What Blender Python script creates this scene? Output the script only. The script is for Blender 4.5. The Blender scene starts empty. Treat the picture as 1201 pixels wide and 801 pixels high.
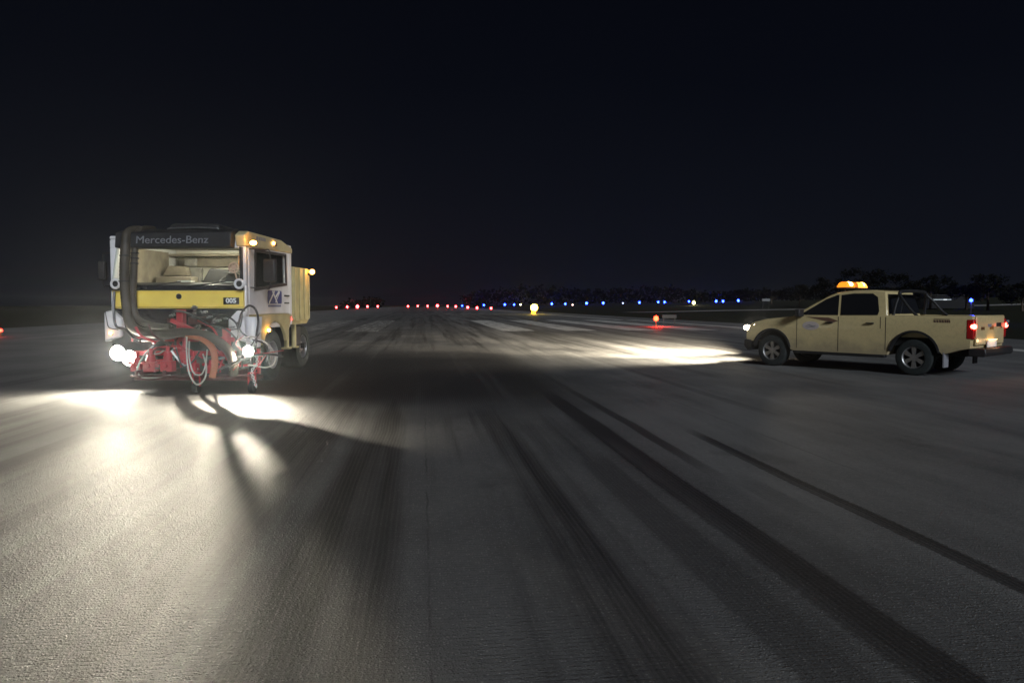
import bpy, bmesh, math, random
from mathutils import Vector, Matrix
R = math.radians
C = bpy.context.scene.collection
SC = bpy.context.scene
random.seed(7)

# ---------------------------------------------------------------- camera
CAMH = 1.45
FPX = 867.0                      # focal length in photograph pixels (1201 wide)
HOR = 357.8                      # horizon row in the photograph
cd = bpy.data.cameras.new('camera'); cam = bpy.data.objects.new('camera', cd); C.objects.link(cam)
cd.sensor_width = 36.0; cd.lens = 36.0 * FPX / 1201.0
cd.clip_start = 0.05; cd.clip_end = 9000
PITCH = math.atan((400.5 - HOR) / FPX)
cam.location = (0, 0, CAMH); cam.rotation_euler = (R(90) - PITCH, 0, 0)
SC.camera = cam

def ray(px, py):
    """direction (scaled so that its Y is 1) through a photograph pixel"""
    v = Matrix.Rotation(R(90) - PITCH, 3, 'X') @ Vector(((px - 600.5) / FPX, -(py - 400.5) / FPX, -1))
    return v / v.y
def at(px, py, Y):
    r = ray(px, py); return Vector((r.x * Y, Y, CAMH + r.z * Y))

# ---------------------------------------------------------------- world: overcast night sky, faintly lit from below by far lights
w = bpy.data.worlds.new('World'); SC.world = w; w.use_nodes = True
nt = w.node_tree; N = nt.nodes; L = nt.links; N.clear()
tc = N.new('ShaderNodeTexCoord'); sp = N.new('ShaderNodeSeparateXYZ'); L.new(tc.outputs['Generated'], sp.inputs[0])
ns = N.new('ShaderNodeTexNoise'); ns.inputs['Scale'].default_value = 2.4; ns.inputs['Detail'].default_value = 5
L.new(tc.outputs['Generated'], ns.inputs['Vector'])
ma = N.new('ShaderNodeMath'); ma.operation = 'MULTIPLY_ADD'; ma.inputs[1].default_value = 0.10
L.new(ns.outputs['Fac'], ma.inputs[0]); L.new(sp.outputs['Z'], ma.inputs[2])
cr = N.new('ShaderNodeValToRGB'); e = cr.color_ramp.elements
e[0].position = 0.0; e[0].color = (0.0105, 0.0125, 0.0190, 1)
e[1].position = 0.75; e[1].color = (0.0011, 0.0015, 0.0040, 1)
x_ = cr.color_ramp.elements.new(0.12); x_.color = (0.0080, 0.0098, 0.0162, 1)
x_ = cr.color_ramp.elements.new(0.33); x_.color = (0.0040, 0.0052, 0.0100, 1)
L.new(ma.outputs[0], cr.inputs[0])
bg = N.new('ShaderNodeBackground'); bg.inputs['Strength'].default_value = 0.56
L.new(cr.outputs[0], bg.inputs[0])
wo = N.new('ShaderNodeOutputWorld'); L.new(bg.outputs[0], wo.inputs[0])

# added fill light in place of unseen vehicle headlights behind the camera
sd = bpy.data.lights.new('fill_sun', 'SUN'); sd.energy = 2.0; sd.angle = R(12); sd.color = (0.86, 0.92, 1.0)
so = bpy.data.objects.new('fill_sun', sd); C.objects.link(so)
so.rotation_euler = (R(66), 0, R(19))

vs = SC.view_settings; vs.view_transform = 'Standard'; vs.look = 'None'; vs.exposure = 0; vs.gamma = 1
SC.cycles.use_denoising = True
SC.cycles.sample_clamp_indirect = 4.0
SC.cycles.max_bounces = 8; SC.cycles.volume_bounces = 0
SC.cycles.transparent_max_bounces = 12
SC.cycles.volume_step_rate = 1

# ---------------------------------------------------------------- helpers
def tag(o, label=None, cat=None, group=None, kind=None):
    if label: o['label'] = label
    if cat: o['category'] = cat
    if group: o['group'] = group
    if kind: o['kind'] = kind
    return o
def empty(name, loc=(0, 0, 0), rz=0, rx=0, ry=0):
    o = bpy.data.objects.new(name, None); C.objects.link(o)
    o.empty_display_size = .2; o.location = loc; o.rotation_euler = (rx, ry, rz); return o
def link(name, bm, mat, parent=None, smooth=False, bevel=0, loc=None, sharp=35):
    me = bpy.data.meshes.new(name)
    bmesh.ops.recalc_face_normals(bm, faces=bm.faces[:])
    bm.to_mesh(me); bm.free()
    for m in (mat if isinstance(mat, (list, tuple)) else [mat]): me.materials.append(m)
    if smooth or bevel:
        me.shade_smooth()
        me.set_sharp_from_angle(angle=R(sharp))
    o = bpy.data.objects.new(name, me); C.objects.link(o)
    if parent: o.parent = parent
    if loc: o.location = loc
    if bevel:
        b = o.modifiers.new('bevel', 'BEVEL'); b.width = bevel; b.segments = 2; b.limit_method = 'ANGLE'; b.angle_limit = R(40)
    return o
def box(bm, c, s, rot=None, mi=0):
    r = bmesh.ops.create_cube(bm, size=1); vs_ = r['verts']
    M = Matrix.Diagonal((*s, 1))
    if rot: M = Matrix.Rotation(rot[1], 4, rot[0]) @ M
    bmesh.ops.transform(bm, matrix=Matrix.Translation(c) @ M, verts=vs_)
    for f in {f for v in vs_ for f in v.link_faces}: f.material_index = mi
    return vs_
def bbox(bm, lo, hi, mi=0):
    return box(bm, [(a + b) / 2 for a, b in zip(lo, hi)], [b - a for a, b in zip(lo, hi)], mi=mi)
def cyl(bm, p0, p1, r0, r1=None, seg=16, mi=0, caps=True):
    p0 = Vector(p0); p1 = Vector(p1); r1 = r0 if r1 is None else r1
    d = p1 - p0
    r = bmesh.ops.create_cone(bm, cap_ends=caps, segments=seg, radius1=r0, radius2=r1, depth=d.length)
    q = Vector((0, 0, 1)).rotation_difference(d.normalized()).to_matrix().to_4x4()
    bmesh.ops.transform(bm, matrix=Matrix.Translation((p0 + p1) / 2) @ q, verts=r['verts'])
    for f in {f for v in r['verts'] for f in v.link_faces}: f.material_index = mi
def ball(bm, c, r, sc=(1, 1, 1), seg=16):
    q = bmesh.ops.create_uvsphere(bm, u_segments=seg, v_segments=max(6, seg // 2), radius=r)
    bmesh.ops.transform(bm, matrix=Matrix.Translation(c) @ Matrix.Diagonal((*sc, 1)), verts=q['verts'])
def spline(pts, n=8):
    P = [Vector(p) for p in pts]; P = [2 * P[0] - P[1]] + P + [2 * P[-1] - P[-2]]; out = []
    for i in range(1, len(P) - 2):
        for k in range(n):
            t = k / n; a, b, c, d = P[i - 1:i + 3]
            out.append(0.5 * ((2 * b) + (c - a) * t + (2 * a - 5 * b + 4 * c - d) * t * t + (3 * b - a - 3 * c + d) * t ** 3))
    out.append(P[-2]); return out
def tube(bm, pts, r, seg=10, n=8, rib=0, smooth_path=True, flat=1.0, mi=0):
    P = spline(pts, n) if smooth_path else [Vector(p) for p in pts]
    up = Vector((0.13, 0.2, 1)).normalized(); rings = []
    T0 = (P[1] - P[0]).normalized(); u = T0.orthogonal().normalized()
    for i, p in enumerate(P):
        T = (P[min(i + 1, len(P) - 1)] - P[max(i - 1, 0)]).normalized()
        u = (u - T * u.dot(T)).normalized(); v = T.cross(u)
        rr = r * (1 + (rib if i % 2 else 0))
        rings.append([bm.verts.new(p + (u * math.cos(a) * rr + v * math.sin(a) * rr * flat)) for a in [2 * math.pi * k / seg for k in range(seg)]])
    for a, b in zip(rings, rings[1:]):
        for k in range(seg):
            bm.faces.new((a[k], a[(k + 1) % seg], b[(k + 1) % seg], b[k])).material_index = mi
    bm.faces.new(rings[0][::-1]); bm.faces.new(rings[-1])
def prism(bm, pts, axis, lo, hi, mi=0):
    """polygon pts in the plane across `axis`, extruded from lo to hi"""
    def P(a, b, c): return {'x': (c, a, b), 'y': (a, c, b), 'z': (a, b, c)}[axis]
    A = [bm.verts.new(P(a, b, lo)) for a, b in pts]; B = [bm.verts.new(P(a, b, hi)) for a, b in pts]
    f = [bm.faces.new(A), bm.faces.new(B[::-1])]
    for i in range(len(pts)):
        j = (i + 1) % len(pts); f.append(bm.faces.new((A[i], B[i], B[j], A[j])))
    for q in f: q.material_index = mi
def holed(bm, outer, hole, axis, lo, hi):
    """plate with a window opening: outer and hole have the same number of points, in the same order"""
    def P(p, c): a, b = p; return {'x': (c, a, b), 'y': (a, c, b), 'z': (a, b, c)}[axis]
    n = len(outer)
    O = [[bm.verts.new(P(p, c)) for p in outer] for c in (lo, hi)]; H = [[bm.verts.new(P(p, c)) for p in hole] for c in (lo, hi)]
    for i in range(n):
        j = (i + 1) % n
        bm.faces.new((O[0][i], O[0][j], H[0][j], H[0][i])); bm.faces.new((O[1][j], O[1][i], H[1][i], H[1][j]))
        bm.faces.new((O[0][i], O[1][i], O[1][j], O[0][j])); bm.faces.new((H[0][j], H[1][j], H[1][i], H[0][i]))
def torus(bm, c, Rr, r, axis='y', seg=24, ms=8, a0=0, a1=360):
    n = seg; pts = []
    for k in range(n + 1):
        a = R(a0 + (a1 - a0) * k / n)
        p = {'y': (math.cos(a) * Rr, 0, math.sin(a) * Rr), 'x': (0, math.cos(a) * Rr, math.sin(a) * Rr), 'z': (math.cos(a) * Rr, math.sin(a) * Rr, 0)}[axis]
        pts.append(Vector(c) + Vector(p))
    tube(bm, pts, r, seg=ms, smooth_path=False)
def text_mesh(s, size, depth=.004, bold=0):
    cu = bpy.data.curves.new('txt', 'FONT'); cu.body = s; cu.size = size; cu.extrude = depth; cu.align_x = 'CENTER'; cu.align_y = 'CENTER'; cu.offset = bold
    o = bpy.data.objects.new('txt', cu); C.objects.link(o)
    dg = bpy.context.evaluated_depsgraph_get(); me = bpy.data.meshes.new_from_object(o.evaluated_get(dg))
    bpy.data.objects.remove(o); bm = bmesh.new(); bm.from_mesh(me); bpy.data.meshes.remove(me); return bm

# ---------------------------------------------------------------- materials
def mat(name, col, rough=.5, metal=0, spec=.5, coat=0, var=.0, vscale=6, bump=0, bscale=40, dirt=None):
    m = bpy.data.materials.new(name); m.use_nodes = True; t = m.node_tree; b = t.nodes['Principled BSDF']
    b.inputs['Base Color'].default_value = (*col, 1); b.inputs['Roughness'].default_value = rough
    b.inputs['Metallic'].default_value = metal; b.inputs['Specular IOR Level'].default_value = spec
    b.inputs['Coat Weight'].default_value = coat
    if var or dirt:
        tcn = t.nodes.new('ShaderNodeTexCoord'); n = t.nodes.new('ShaderNodeTexNoise'); n.inputs['Scale'].default_value = vscale; n.inputs['Detail'].default_value = 6
        t.links.new(tcn.outputs['Object'], n.inputs['Vector'])
        r = t.nodes.new('ShaderNodeValToRGB'); r.color_ramp.elements[0].position = .35; r.color_ramp.elements[1].position = .7
        d = dirt or tuple(c * (1 - var) for c in col)
        r.color_ramp.elements[0].color = (*d, 1) if not dirt else tuple(a * .5 + b_ * .5 for a, b_ in zip((*d, 1), (*col, 1)))
        r.color_ramp.elements[1].color = (*col, 1)
        t.links.new(n.outputs['Fac'], r.inputs[0]); t.links.new(r.outputs[0], b.inputs['Base Color'])
        mr = t.nodes.new('ShaderNodeMapRange'); mr.inputs[3].default_value = min(1, rough + .2); mr.inputs[4].default_value = rough
        t.links.new(n.outputs['Fac'], mr.inputs[0]); t.links.new(mr.outputs[0], b.inputs['Roughness'])
    if bump:
        tcn = t.nodes.new('ShaderNodeTexCoord'); n = t.nodes.new('ShaderNodeTexNoise'); n.inputs['Scale'].default_value = bscale
        bp = t.nodes.new('ShaderNodeBump'); bp.inputs['Strength'].default_value = bump; bp.inputs['Distance'].default_value = .01
        t.links.new(tcn.outputs['Object'], n.inputs['Vector']); t.links.new(n.outputs['Fac'], bp.inputs['Height']); t.links.new(bp.outputs[0], b.inputs['Normal'])
    return m
def emit(name, col, s):
    m = bpy.data.materials.new(name); m.use_nodes = True; t = m.node_tree; b = t.nodes['Principled BSDF']
    b.inputs['Base Color'].default_value = (*[c * .5 for c in col], 1); b.inputs['Emission Color'].default_value = (*col, 1); b.inputs['Emission Strength'].default_value = s
    return m
def glass(name, tint=(.9, .95, .93), refl=.5):
    m = bpy.data.materials.new(name); m.use_nodes = True; t = m.node_tree; t.nodes.clear()
    o = t.nodes.new('ShaderNodeOutputMaterial'); mx = t.nodes.new('ShaderNodeMixShader'); f = t.nodes.new('ShaderNodeFresnel'); f.inputs[0].default_value = 1.45
    a = t.nodes.new('ShaderNodeBsdfTransparent'); a.inputs[0].default_value = (*tint, 1); g = t.nodes.new('ShaderNodeBsdfGlossy'); g.inputs['Roughness'].default_value = .03
    t.links.new(f.outputs[0], mx.inputs[0]); t.links.new(a.outputs[0], mx.inputs[1]); t.links.new(g.outputs[0], mx.inputs[2]); t.links.new(mx.outputs[0], o.inputs[0]); return m

M = dict(
    white=mat('white_paint', (.80, .80, .82), .4, coat=.3, var=.12, dirt=(.56, .53, .50), vscale=3),
    cream=mat('cream_yellow_paint', (.62, .54, .30), .4, coat=.3, dirt=(.42, .36, .2), vscale=3),
    yellow=mat('yellow_panel', (.97, .73, .12), .4, coat=.2, dirt=(.76, .55, .10), vscale=2.5),
    tank=mat('tank_yellow', (.46, .39, .18), .5, dirt=(.26, .22, .12), vscale=4),
    pick=None,
    black=mat('black_plastic', (.018, .018, .02), .45, var=.4, vscale=5),
    gloss=mat('gloss_black', (.012, .012, .015), .15, coat=.5),
    rubber=mat('rubber', (.016, .022, .022), .75, var=.4, vscale=10, bump=.4, bscale=60),
    hose=mat('suction_hose_brown', (.062, .052, .038), .5, var=.35, vscale=5, bump=.3),
    hosed=mat('hydraulic_hose', (.03, .03, .032), .35),
    hosew=mat('clear_hose', (.42, .38, .34), .3),
    orange=mat('orange_brown_hose', (.34, .095, .04), .5, var=.3),
    red=mat('red_paint', (.42, .012, .03), .4, coat=.2, dirt=(.25, .03, .03), vscale=8),
    dred=mat('dark_red_paint', (.075, .014, .015), .45, var=.5, vscale=7),
    steel=mat('steel', (.45, .45, .46), .35, metal=1, var=.3, vscale=14),
    alloy=mat('alloy', (.34, .34, .34), .32, metal=.8, var=.25, vscale=14),
    chrome=mat('chrome', (.7, .7, .72), .12, metal=1),
    beige=mat('cab_lining', (.30, .26, .20), .8, var=.4, vscale=4),
    cabwhite=mat('cab_headliner', (.68, .66, .56), .8, var=.1),
    seat=mat('seat_fabric', (.20, .19, .17), .9, var=.3, vscale=9),
    dark=mat('dash_plastic', (.04, .04, .042), .6, var=.4),
    tan=mat('orange_curtain', (.55, .27, .13), .85, var=.2),
    blue=mat('blue_print', (.035, .05, .20), .5),
    grey=mat('grey_print', (.22, .22, .24), .6),
    letter=mat('dull_silver_letters', (.22, .23, .25), .45, metal=.3),
    lettw=mat('white_letters', (.8, .8, .78), .5),
    plate=mat('plate_black', (.012, .012, .012), .5),
    under=mat('underbody', (.015, .015, .015), .9, var=.3),
    glass=glass('windscreen_glass', (.93, .95, .92)),
    dglass=mat('dark_window_glass', (.010, .011, .013), .06, coat=.3),
    bark=mat('bark', (.09, .065, .045), .9, var=.4, vscale=12),
)
# ------------------------------------------------------------- ground
RW = R(6.9)                                   # the runway runs 6.9 degrees to the left of the view
DV = Vector((-math.sin(RW), math.cos(RW), 0)); DU = Vector((math.cos(RW), math.sin(RW), 0))
def uv(u, v, z=0): return DU * u + DV * v + Vector((0, 0, z))
def sm(a, b, x): t = max(0, min(1, (x - a) / (b - a))); return t * t * (3 - 2 * t)
def terrain(X, Y):
    u = X * DU.x + Y * DU.y
    g = max(0.0, min(4.2, .9 + .021 * X))
    return sm(90, 260, Y) * g * sm(26, 60, u) - 0.02

def nd(t, typ, **kw):
    n = t.nodes.new(typ)
    for k, v in kw.items(): setattr(n, k, v)
    return n
def math_(t, op, a, b=None, c=None, clamp=False):
    n = t.nodes.new('ShaderNodeMath'); n.operation = op; n.use_clamp = clamp
    for i, q in enumerate((a, b, c)):
        if q is None: continue
        if isinstance(q, (int, float)): n.inputs[i].default_value = q
        else: t.links.new(q, n.inputs[i])
    return n.outputs[0]
def maprange(t, v, a, b, c, d, smooth=True):
    n = t.nodes.new('ShaderNodeMapRange'); n.interpolation_type = 'SMOOTHSTEP' if smooth else 'LINEAR'
    t.links.new(v, n.inputs[0])
    for i, q in zip((1, 2, 3, 4), (a, b, c, d)): n.inputs[i].default_value = q
    return n.outputs[0]

def noise(t, vec, scale, detail=4, rough=.55, sx=1, sy=1, off=0):
    mp = nd(t, 'ShaderNodeMapping'); mp.inputs['Scale'].default_value = (sx, sy, 1); mp.inputs['Location'].default_value = (off, off * .7, 0)
    t.links.new(vec, mp.inputs[0])
    n = nd(t, 'ShaderNodeTexNoise'); n.inputs['Scale'].default_value = scale; n.inputs['Detail'].default_value = detail; n.inputs['Roughness'].default_value = rough
    t.links.new(mp.outputs[0], n.inputs['Vector']); return n.outputs['Fac']

# straight rubber marks along the runway: lateral position, half width, start, end, depth
TRACKS = [(2.03, .15, -5, 26, .85), (3.06, .075, -5, 8.6, .92), (2.50, .08, 6, 30, .7), (2.66, .12, 4.6, 6.3, .5), (1.60, .16, -5, 7.5, .42),
          (1.05, .12, 8, 45, .35), (.35, .20, 10, 60, .4), (-.6, .22, 9, 80, .45), (-1.7, .25, 12, 90, .4), (4.6, .1, 9, 60, .35), (5.9, .14, 14, 90, .35),
          (-3.0, .3, 16, 110, .5), (7.6, .12, 12, 40, .3), (-.1, .3, 20, 120, .5), (1.6, .25, 26, 120, .5), (-4.6, .3, 16, 100, .4)]
def asphalt():
    m = bpy.data.materials.new('grooved_runway_asphalt'); m.use_nodes = True; t = m.node_tree; b = t.nodes['Principled BSDF']
    tcn = nd(t, 'ShaderNodeTexCoord'); mp = nd(t, 'ShaderNodeMapping'); mp.inputs['Rotation'].default_value = (0, 0, -RW)
    t.links.new(tcn.outputs['Object'], mp.inputs[0]); V = mp.outputs[0]
    s = nd(t, 'ShaderNodeSeparateXYZ'); t.links.new(V, s.inputs[0]); U, VV = s.outputs['X'], s.outputs['Y']
    # broad patches, rubber streaks, painted shade
    patch = noise(t, V, .45, 5)
    strk = noise(t, V, 1.0, 4, .6, sx=1.7, sy=.045)
    strk2 = noise(t, V, 1.0, 4, .6, sx=6.5, sy=.16, off=31)
    wob = math_(t, 'MULTIPLY_ADD', noise(t, V, .25, 2, .5, sx=.2, sy=1), .16, -.08)
    Uw = math_(t, 'ADD', U, wob)
    rub_shade = None; fine0 = noise(t, V, 60, 3, .7)
    for (u0, hw, v0, v1, dep) in TRACKS:
        d = math_(t, 'ABSOLUTE', math_(t, 'SUBTRACT', Uw, u0))
        k = maprange(t, math_(t, 'ADD', d, math_(t, 'MULTIPLY_ADD', noise(t, V, 30, 3, .7), hw * .9, -hw * .45)), hw * .75, hw * 1.15, dep, 0)
        if v0 > 0: k = math_(t, 'MULTIPLY', k, maprange(t, VV, v0 - .8, v0 + 1.5, 0, 1))
        k = math_(t, 'MULTIPLY', k, maprange(t, VV, v1 * .55, v1, 1, 0)) if v1 > 12 else math_(t, 'MULTIPLY', k, maprange(t, VV, v1 - 1.2, v1, 1, 0))
        rub_shade = k if rub_shade is None else math_(t, 'MAXIMUM', rub_shade, k)
    rub_shade = math_(t, 'MULTIPLY', rub_shade, math_(t, 'MULTIPLY', maprange(t, strk2, .25, .55, .6, 1), maprange(t, fine0, .3, .62, .62, 1)))
    bandmask = math_(t, 'MULTIPLY', maprange(t, U, -11, -5, 0, 1), maprange(t, U, 9, 16, 1, .35))
    bandmask = math_(t, 'MULTIPLY', bandmask, math_(t, 'MAXIMUM', maprange(t, U, 1.0, 3.0, 1, .12), maprange(t, VV, 14, 24, 0, 1)))
    soft = math_(t, 'MULTIPLY', maprange(t, strk, .40, .62, 0, .72), bandmask)
    soft = math_(t, 'MULTIPLY', soft, maprange(t, strk2, .3, .6, .55, 1))
    soft = math_(t, 'MAXIMUM', soft, math_(t, 'MULTIPLY', math_(t, 'MULTIPLY', maprange(t, U, -7, -4, 0, 1), maprange(t, U, 1.5, 4, 1, 0)), math_(t, 'MULTIPLY', math_(t, 'MULTIPLY', maprange(t, VV, 8, 13, 0, 1), maprange(t, VV, 20, 27, 1, .3)), maprange(t, strk, .25, .5, .4, .8))))  # paints the dim ground between the vehicles darker, beyond the real rubber
    rub_shade = math_(t, 'MAXIMUM', rub_shade, soft)
    rub_shade = math_(t, 'MULTIPLY', rub_shade, maprange(t, math_(t, 'SINE', math_(t, 'MULTIPLY', Uw, 185)), -1, .3, 1.0, 1.32))
    jw = math_(t, 'MULTIPLY_ADD', noise(t, V, 3, 3, .6), .05, -.025)
    fr = math_(t, 'ABSOLUTE', math_(t, 'SUBTRACT', math_(t, 'FRACT', math_(t, 'DIVIDE', math_(t, 'ADD', math_(t, 'ADD', U, jw), 20.6), 3.75)), .5))
    jt = math_(t, 'MULTIPLY', maprange(t, fr, 0, .0035, .55, 0), maprange(t, noise(t, V, .7, 3), .42, .55, .1, 1))
    rub_shade = math_(t, 'MAXIMUM', rub_shade, jt)
    blot = math_(t, 'MULTIPLY', maprange(t, noise(t, V, .9, 5, .62, sx=1, sy=.5, off=12), .58, .70, 0, .38), maprange(t, fine0, .35, .6, .5, 1))
    rub_shade = math_(t, 'MAXIMUM', rub_shade, blot)
    rub_shade = math_(t, 'MINIMUM', rub_shade, .93)
    # aggregate
    vor = nd(t, 'ShaderNodeTexVoronoi'); vor.inputs['Scale'].default_value = 68; t.links.new(V, vor.inputs['Vector'])
    fine = noise(t, V, 130, 3, .7); mid = noise(t, V, 22, 4, .7)
    base = nd(t, 'ShaderNodeValToRGB'); base.color_ramp.elements[0].color = (.068, .070, .072, 1); base.color_ramp.elements[0].position = .40
    base.color_ramp.elements[1].color = (.165, .164, .158, 1); base.color_ramp.elements[1].position = .60
    mixv = math_(t, 'ADD', math_(t, 'MULTIPLY', patch, .42), math_(t, 'MULTIPLY', fine, .34))
    mixv = math_(t, 'ADD', mixv, math_(t, 'MULTIPLY', mid, .24))
    t.links.new(mixv, base.inputs[0])
    stone = nd(t, 'ShaderNodeMix', data_type='RGBA'); t.links.new(base.outputs[0], stone.inputs[6]); stone.inputs[7].default_value = (.30, .295, .28, 1)
    sepc = nd(t, 'ShaderNodeSeparateColor'); t.links.new(vor.outputs['Color'], sepc.inputs[0])
    st = math_(t, 'MULTIPLY', maprange(t, sepc.outputs[0], .80, .84, 0, 1), maprange(t, vor.outputs['Distance'], .25, .45, .7, 0))
    t.links.new(st, stone.inputs[0])
    dust = nd(t, 'ShaderNodeMix', data_type='RGBA'); t.links.new(stone.outputs[2], dust.inputs[6]); dust.inputs[7].default_value = (.235, .235, .225, 1)
    df = math_(t, 'MULTIPLY', maprange(t, noise(t, V, .8, 5, .65, sx=1.6, sy=.25, off=55), .38, .66, .12, .62), math_(t, 'MULTIPLY', maprange(t, Uw, 2.15, 2.7, .25, 1), maprange(t, fine0, .3, .6, .6, 1)))
    t.links.new(df, dust.inputs[0])
    mix = nd(t, 'ShaderNodeMix', data_type='RGBA'); t.links.new(rub_shade, mix.inputs[0]); t.links.new(dust.outputs[2], mix.inputs[6]); mix.inputs[7].default_value = (.014, .014, .015, 1)
    t.links.new(mix.outputs[2], b.inputs['Base Color'])
    # bump: transverse grooves + stones
    fade = maprange(t, VV, 5.5, 13, 1, 0)
    gv = math_(t, 'ADD', VV, math_(t, 'MULTIPLY', noise(t, V, .6, 2), .012))
    g = math_(t, 'SINE', math_(t, 'MULTIPLY', gv, 2 * math.pi / .034))
    g = maprange(t, g, .35, .95, 0, 1)
    gw = math_(t, 'MULTIPLY', g, maprange(t, noise(t, V, 14, 4, .75), .38, .62, .0, .75))
    gw = math_(t, 'MULTIPLY', gw, fade)
    vb = maprange(t, vor.outputs['Distance'], 0, .6, 1, 0)
    h = math_(t, 'ADD', math_(t, 'MULTIPLY', math_(t, 'MULTIPLY', vb, sepc.outputs[1]), math_(t, 'MULTIPLY_ADD', rub_shade, -.5, 1.15)), math_(t, 'MULTIPLY', mid, .25))
    h = math_(t, 'ADD', h, math_(t, 'MULTIPLY', fine, .75))
    h = math_(t, 'SUBTRACT', h, math_(t, 'MULTIPLY', gw, .42))
    bp = nd(t, 'ShaderNodeBump'); bp.inputs['Distance'].default_value = .0084; bp.inputs['Strength'].default_value = .80
    t.links.new(h, bp.inputs['Height']); t.links.new(bp.outputs[0], b.inputs['Normal'])
    cg = nd(t, 'ShaderNodeMix', data_type='RGBA'); t.links.new(math_(t, 'MULTIPLY', gw, .55), cg.inputs[0]); t.links.new(mix.outputs[2], cg.inputs[6]); cg.inputs[7].default_value = (.02, .02, .02, 1)
    t.links.new(cg.outputs[2], b.inputs['Base Color'])
    t.links.new(math_(t, 'MULTIPLY_ADD', mid, .25, .55), b.inputs['Roughness'])
    b.inputs['Specular IOR Level'].default_value = .30
    return m
M['asphalt'] = asphalt()
def pickup_paint():
    m = bpy.data.materials.new('pickup_yellow_paint'); m.use_nodes = True; t = m.node_tree; b = t.nodes['Principled BSDF']
    tcn = nd(t, 'ShaderNodeTexCoord'); V = tcn.outputs['Object']; s = nd(t, 'ShaderNodeSeparateXYZ'); t.links.new(V, s.inputs[0])
    n1 = noise(t, V, 2.2, 6, .65); n2 = noise(t, V, 14, 5, .7)
    k = math_(t, 'ADD', s.outputs['Z'], math_(t, 'MULTIPLY_ADD', n1, -.8, .4)); mud = maprange(t, k, .38, .85, .75, 0)
    film = maprange(t, n2, .45, .7, 0, .28); k = math_(t, 'MAXIMUM', mud, film)
    mx = nd(t, 'ShaderNodeMix', data_type='RGBA'); mx.inputs[6].default_value = (.58, .475, .245, 1); mx.inputs[7].default_value = (.27, .22, .145, 1)
    t.links.new(k, mx.inputs[0]); t.links.new(mx.outputs[2], b.inputs['Base Color']); t.links.new(maprange(t, k, 0, 1, .28, .8), b.inputs['Roughness'])
    b.inputs['Coat Weight'].default_value = .25; return m
M['pick'] = pickup_paint()

def soil(name, c0, c1, sc):
    m = bpy.data.materials.new(name); m.use_nodes = True; t = m.node_tree; b = t.nodes['Principled BSDF']
    tcn = nd(t, 'ShaderNodeTexCoord'); f = noise(t, tcn.outputs['Object'], sc, 7, .7)
    r = nd(t, 'ShaderNodeValToRGB'); r.color_ramp.elements[0].color = (*c0, 1); r.color_ramp.elements[1].color = (*c1, 1); r.color_ramp.elements[0].position = .35; r.color_ramp.elements[1].position = .68
    t.links.new(f, r.inputs[0]); t.links.new(r.outputs[0], b.inputs['Base Color']); b.inputs['Roughness'].default_value = .95; b.inputs['Specular IOR Level'].default_value = .1
    bp = nd(t, 'ShaderNodeBump'); bp.inputs['Distance'].default_value = .08; t.links.new(noise(t, tcn.outputs['Object'], 5, 6, .8), bp.inputs['Height']); t.links.new(bp.outputs[0], b.inputs['Normal'])
    return m
M['grass'] = soil('dry_grass_field', (.012, .014, .008), (.032, .034, .018), 1.5)
M['paint'] = None
def paint_mat():
    m = bpy.data.materials.new('worn_white_marking'); m.use_nodes = True; t = m.node_tree; b = t.nodes['Principled BSDF']
    tcn = nd(t, 'ShaderNodeTexCoord'); mp = nd(t, 'ShaderNodeMapping'); mp.inputs['Rotation'].default_value = (0, 0, -RW); t.links.new(tcn.outputs['Object'], mp.inputs[0])
    a = noise(t, mp.outputs[0], 1, 5, .7, sx=3.2, sy=.25); c = noise(t, mp.outputs[0], 14, 4, .7)
    f = math_(t, 'ADD', math_(t, 'MULTIPLY', a, .7), math_(t, 'MULTIPLY', c, .3))
    r = nd(t, 'ShaderNodeValToRGB'); r.color_ramp.elements[0].color = (.10, .10, .095, 1); r.color_ramp.elements[1].color = (.50, .49, .46, 1); r.color_ramp.elements[0].position = .36; r.color_ramp.elements[1].position = .56
    sx = nd(t, 'ShaderNodeSeparateXYZ'); t.links.new(mp.outputs[0], sx.inputs[0])
    f = math_(t, 'ADD', f, maprange(t, sx.outputs['X'], -2, 5, -.13, .02))      # shade painted into the left-hand markings, which lie in the dark
    t.links.new(f, r.inputs[0]); t.links.new(r.outputs[0], b.inputs['Base Color']); b.inputs['Roughness'].default_value = .7
    return m
M['paint'] = paint_mat()

def axis_pts(lo, hi, n, near):
    out = []
    for k in range(n + 1):
        t = 2 * k / n - 1; s_ = abs(t) ** 2.2 * (1 if t > 0 else -1)
        out.append((lo + hi) / 2 + s_ * (hi - lo) / 2)
    return out
bm = bmesh.new()
xs = axis_pts(-1500, 1500, 70, 0); ys = [-60 + 3000 * (k / 90) ** 2 for k in range(91)]
G = [[bm.verts.new((x, y, terrain(x, y))) for x in xs] for y in ys]
for j in range(len(ys) - 1):
    for i in range(len(xs) - 1): bm.faces.new((G[j][i], G[j][i + 1], G[j + 1][i + 1], G[j + 1][i]))
tag(link('ground', bm, M['grass'], smooth=True), kind='structure')
bm = bmesh.new()
q = [bm.verts.new(uv(u, v, 0)) for u, v in ((-26, -55), (25, -55), (25, 620), (-26, 620))]; bm.faces.new(q)
tag(link('runway', bm, M['asphalt']), kind='structure')
def sheet(bm, u0, u1, v0, v1, z=.004):
    bm.faces.new([bm.verts.new(uv(u, v, z)) for u, v in ((u0, v0), (u1, v0), (u1, v1), (u0, v1))])
bm = bmesh.new()
for k in range(5):
    sheet(bm, 4.45 + 3.6 * k, 6.25 + 3.6 * k, 41 , 70)
    sheet(bm, -4.25 - 3.6 * k, -2.45 - 3.6 * k, 41, 70)
sheet(bm, -21, 22.6, 118, 119.6)
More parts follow.
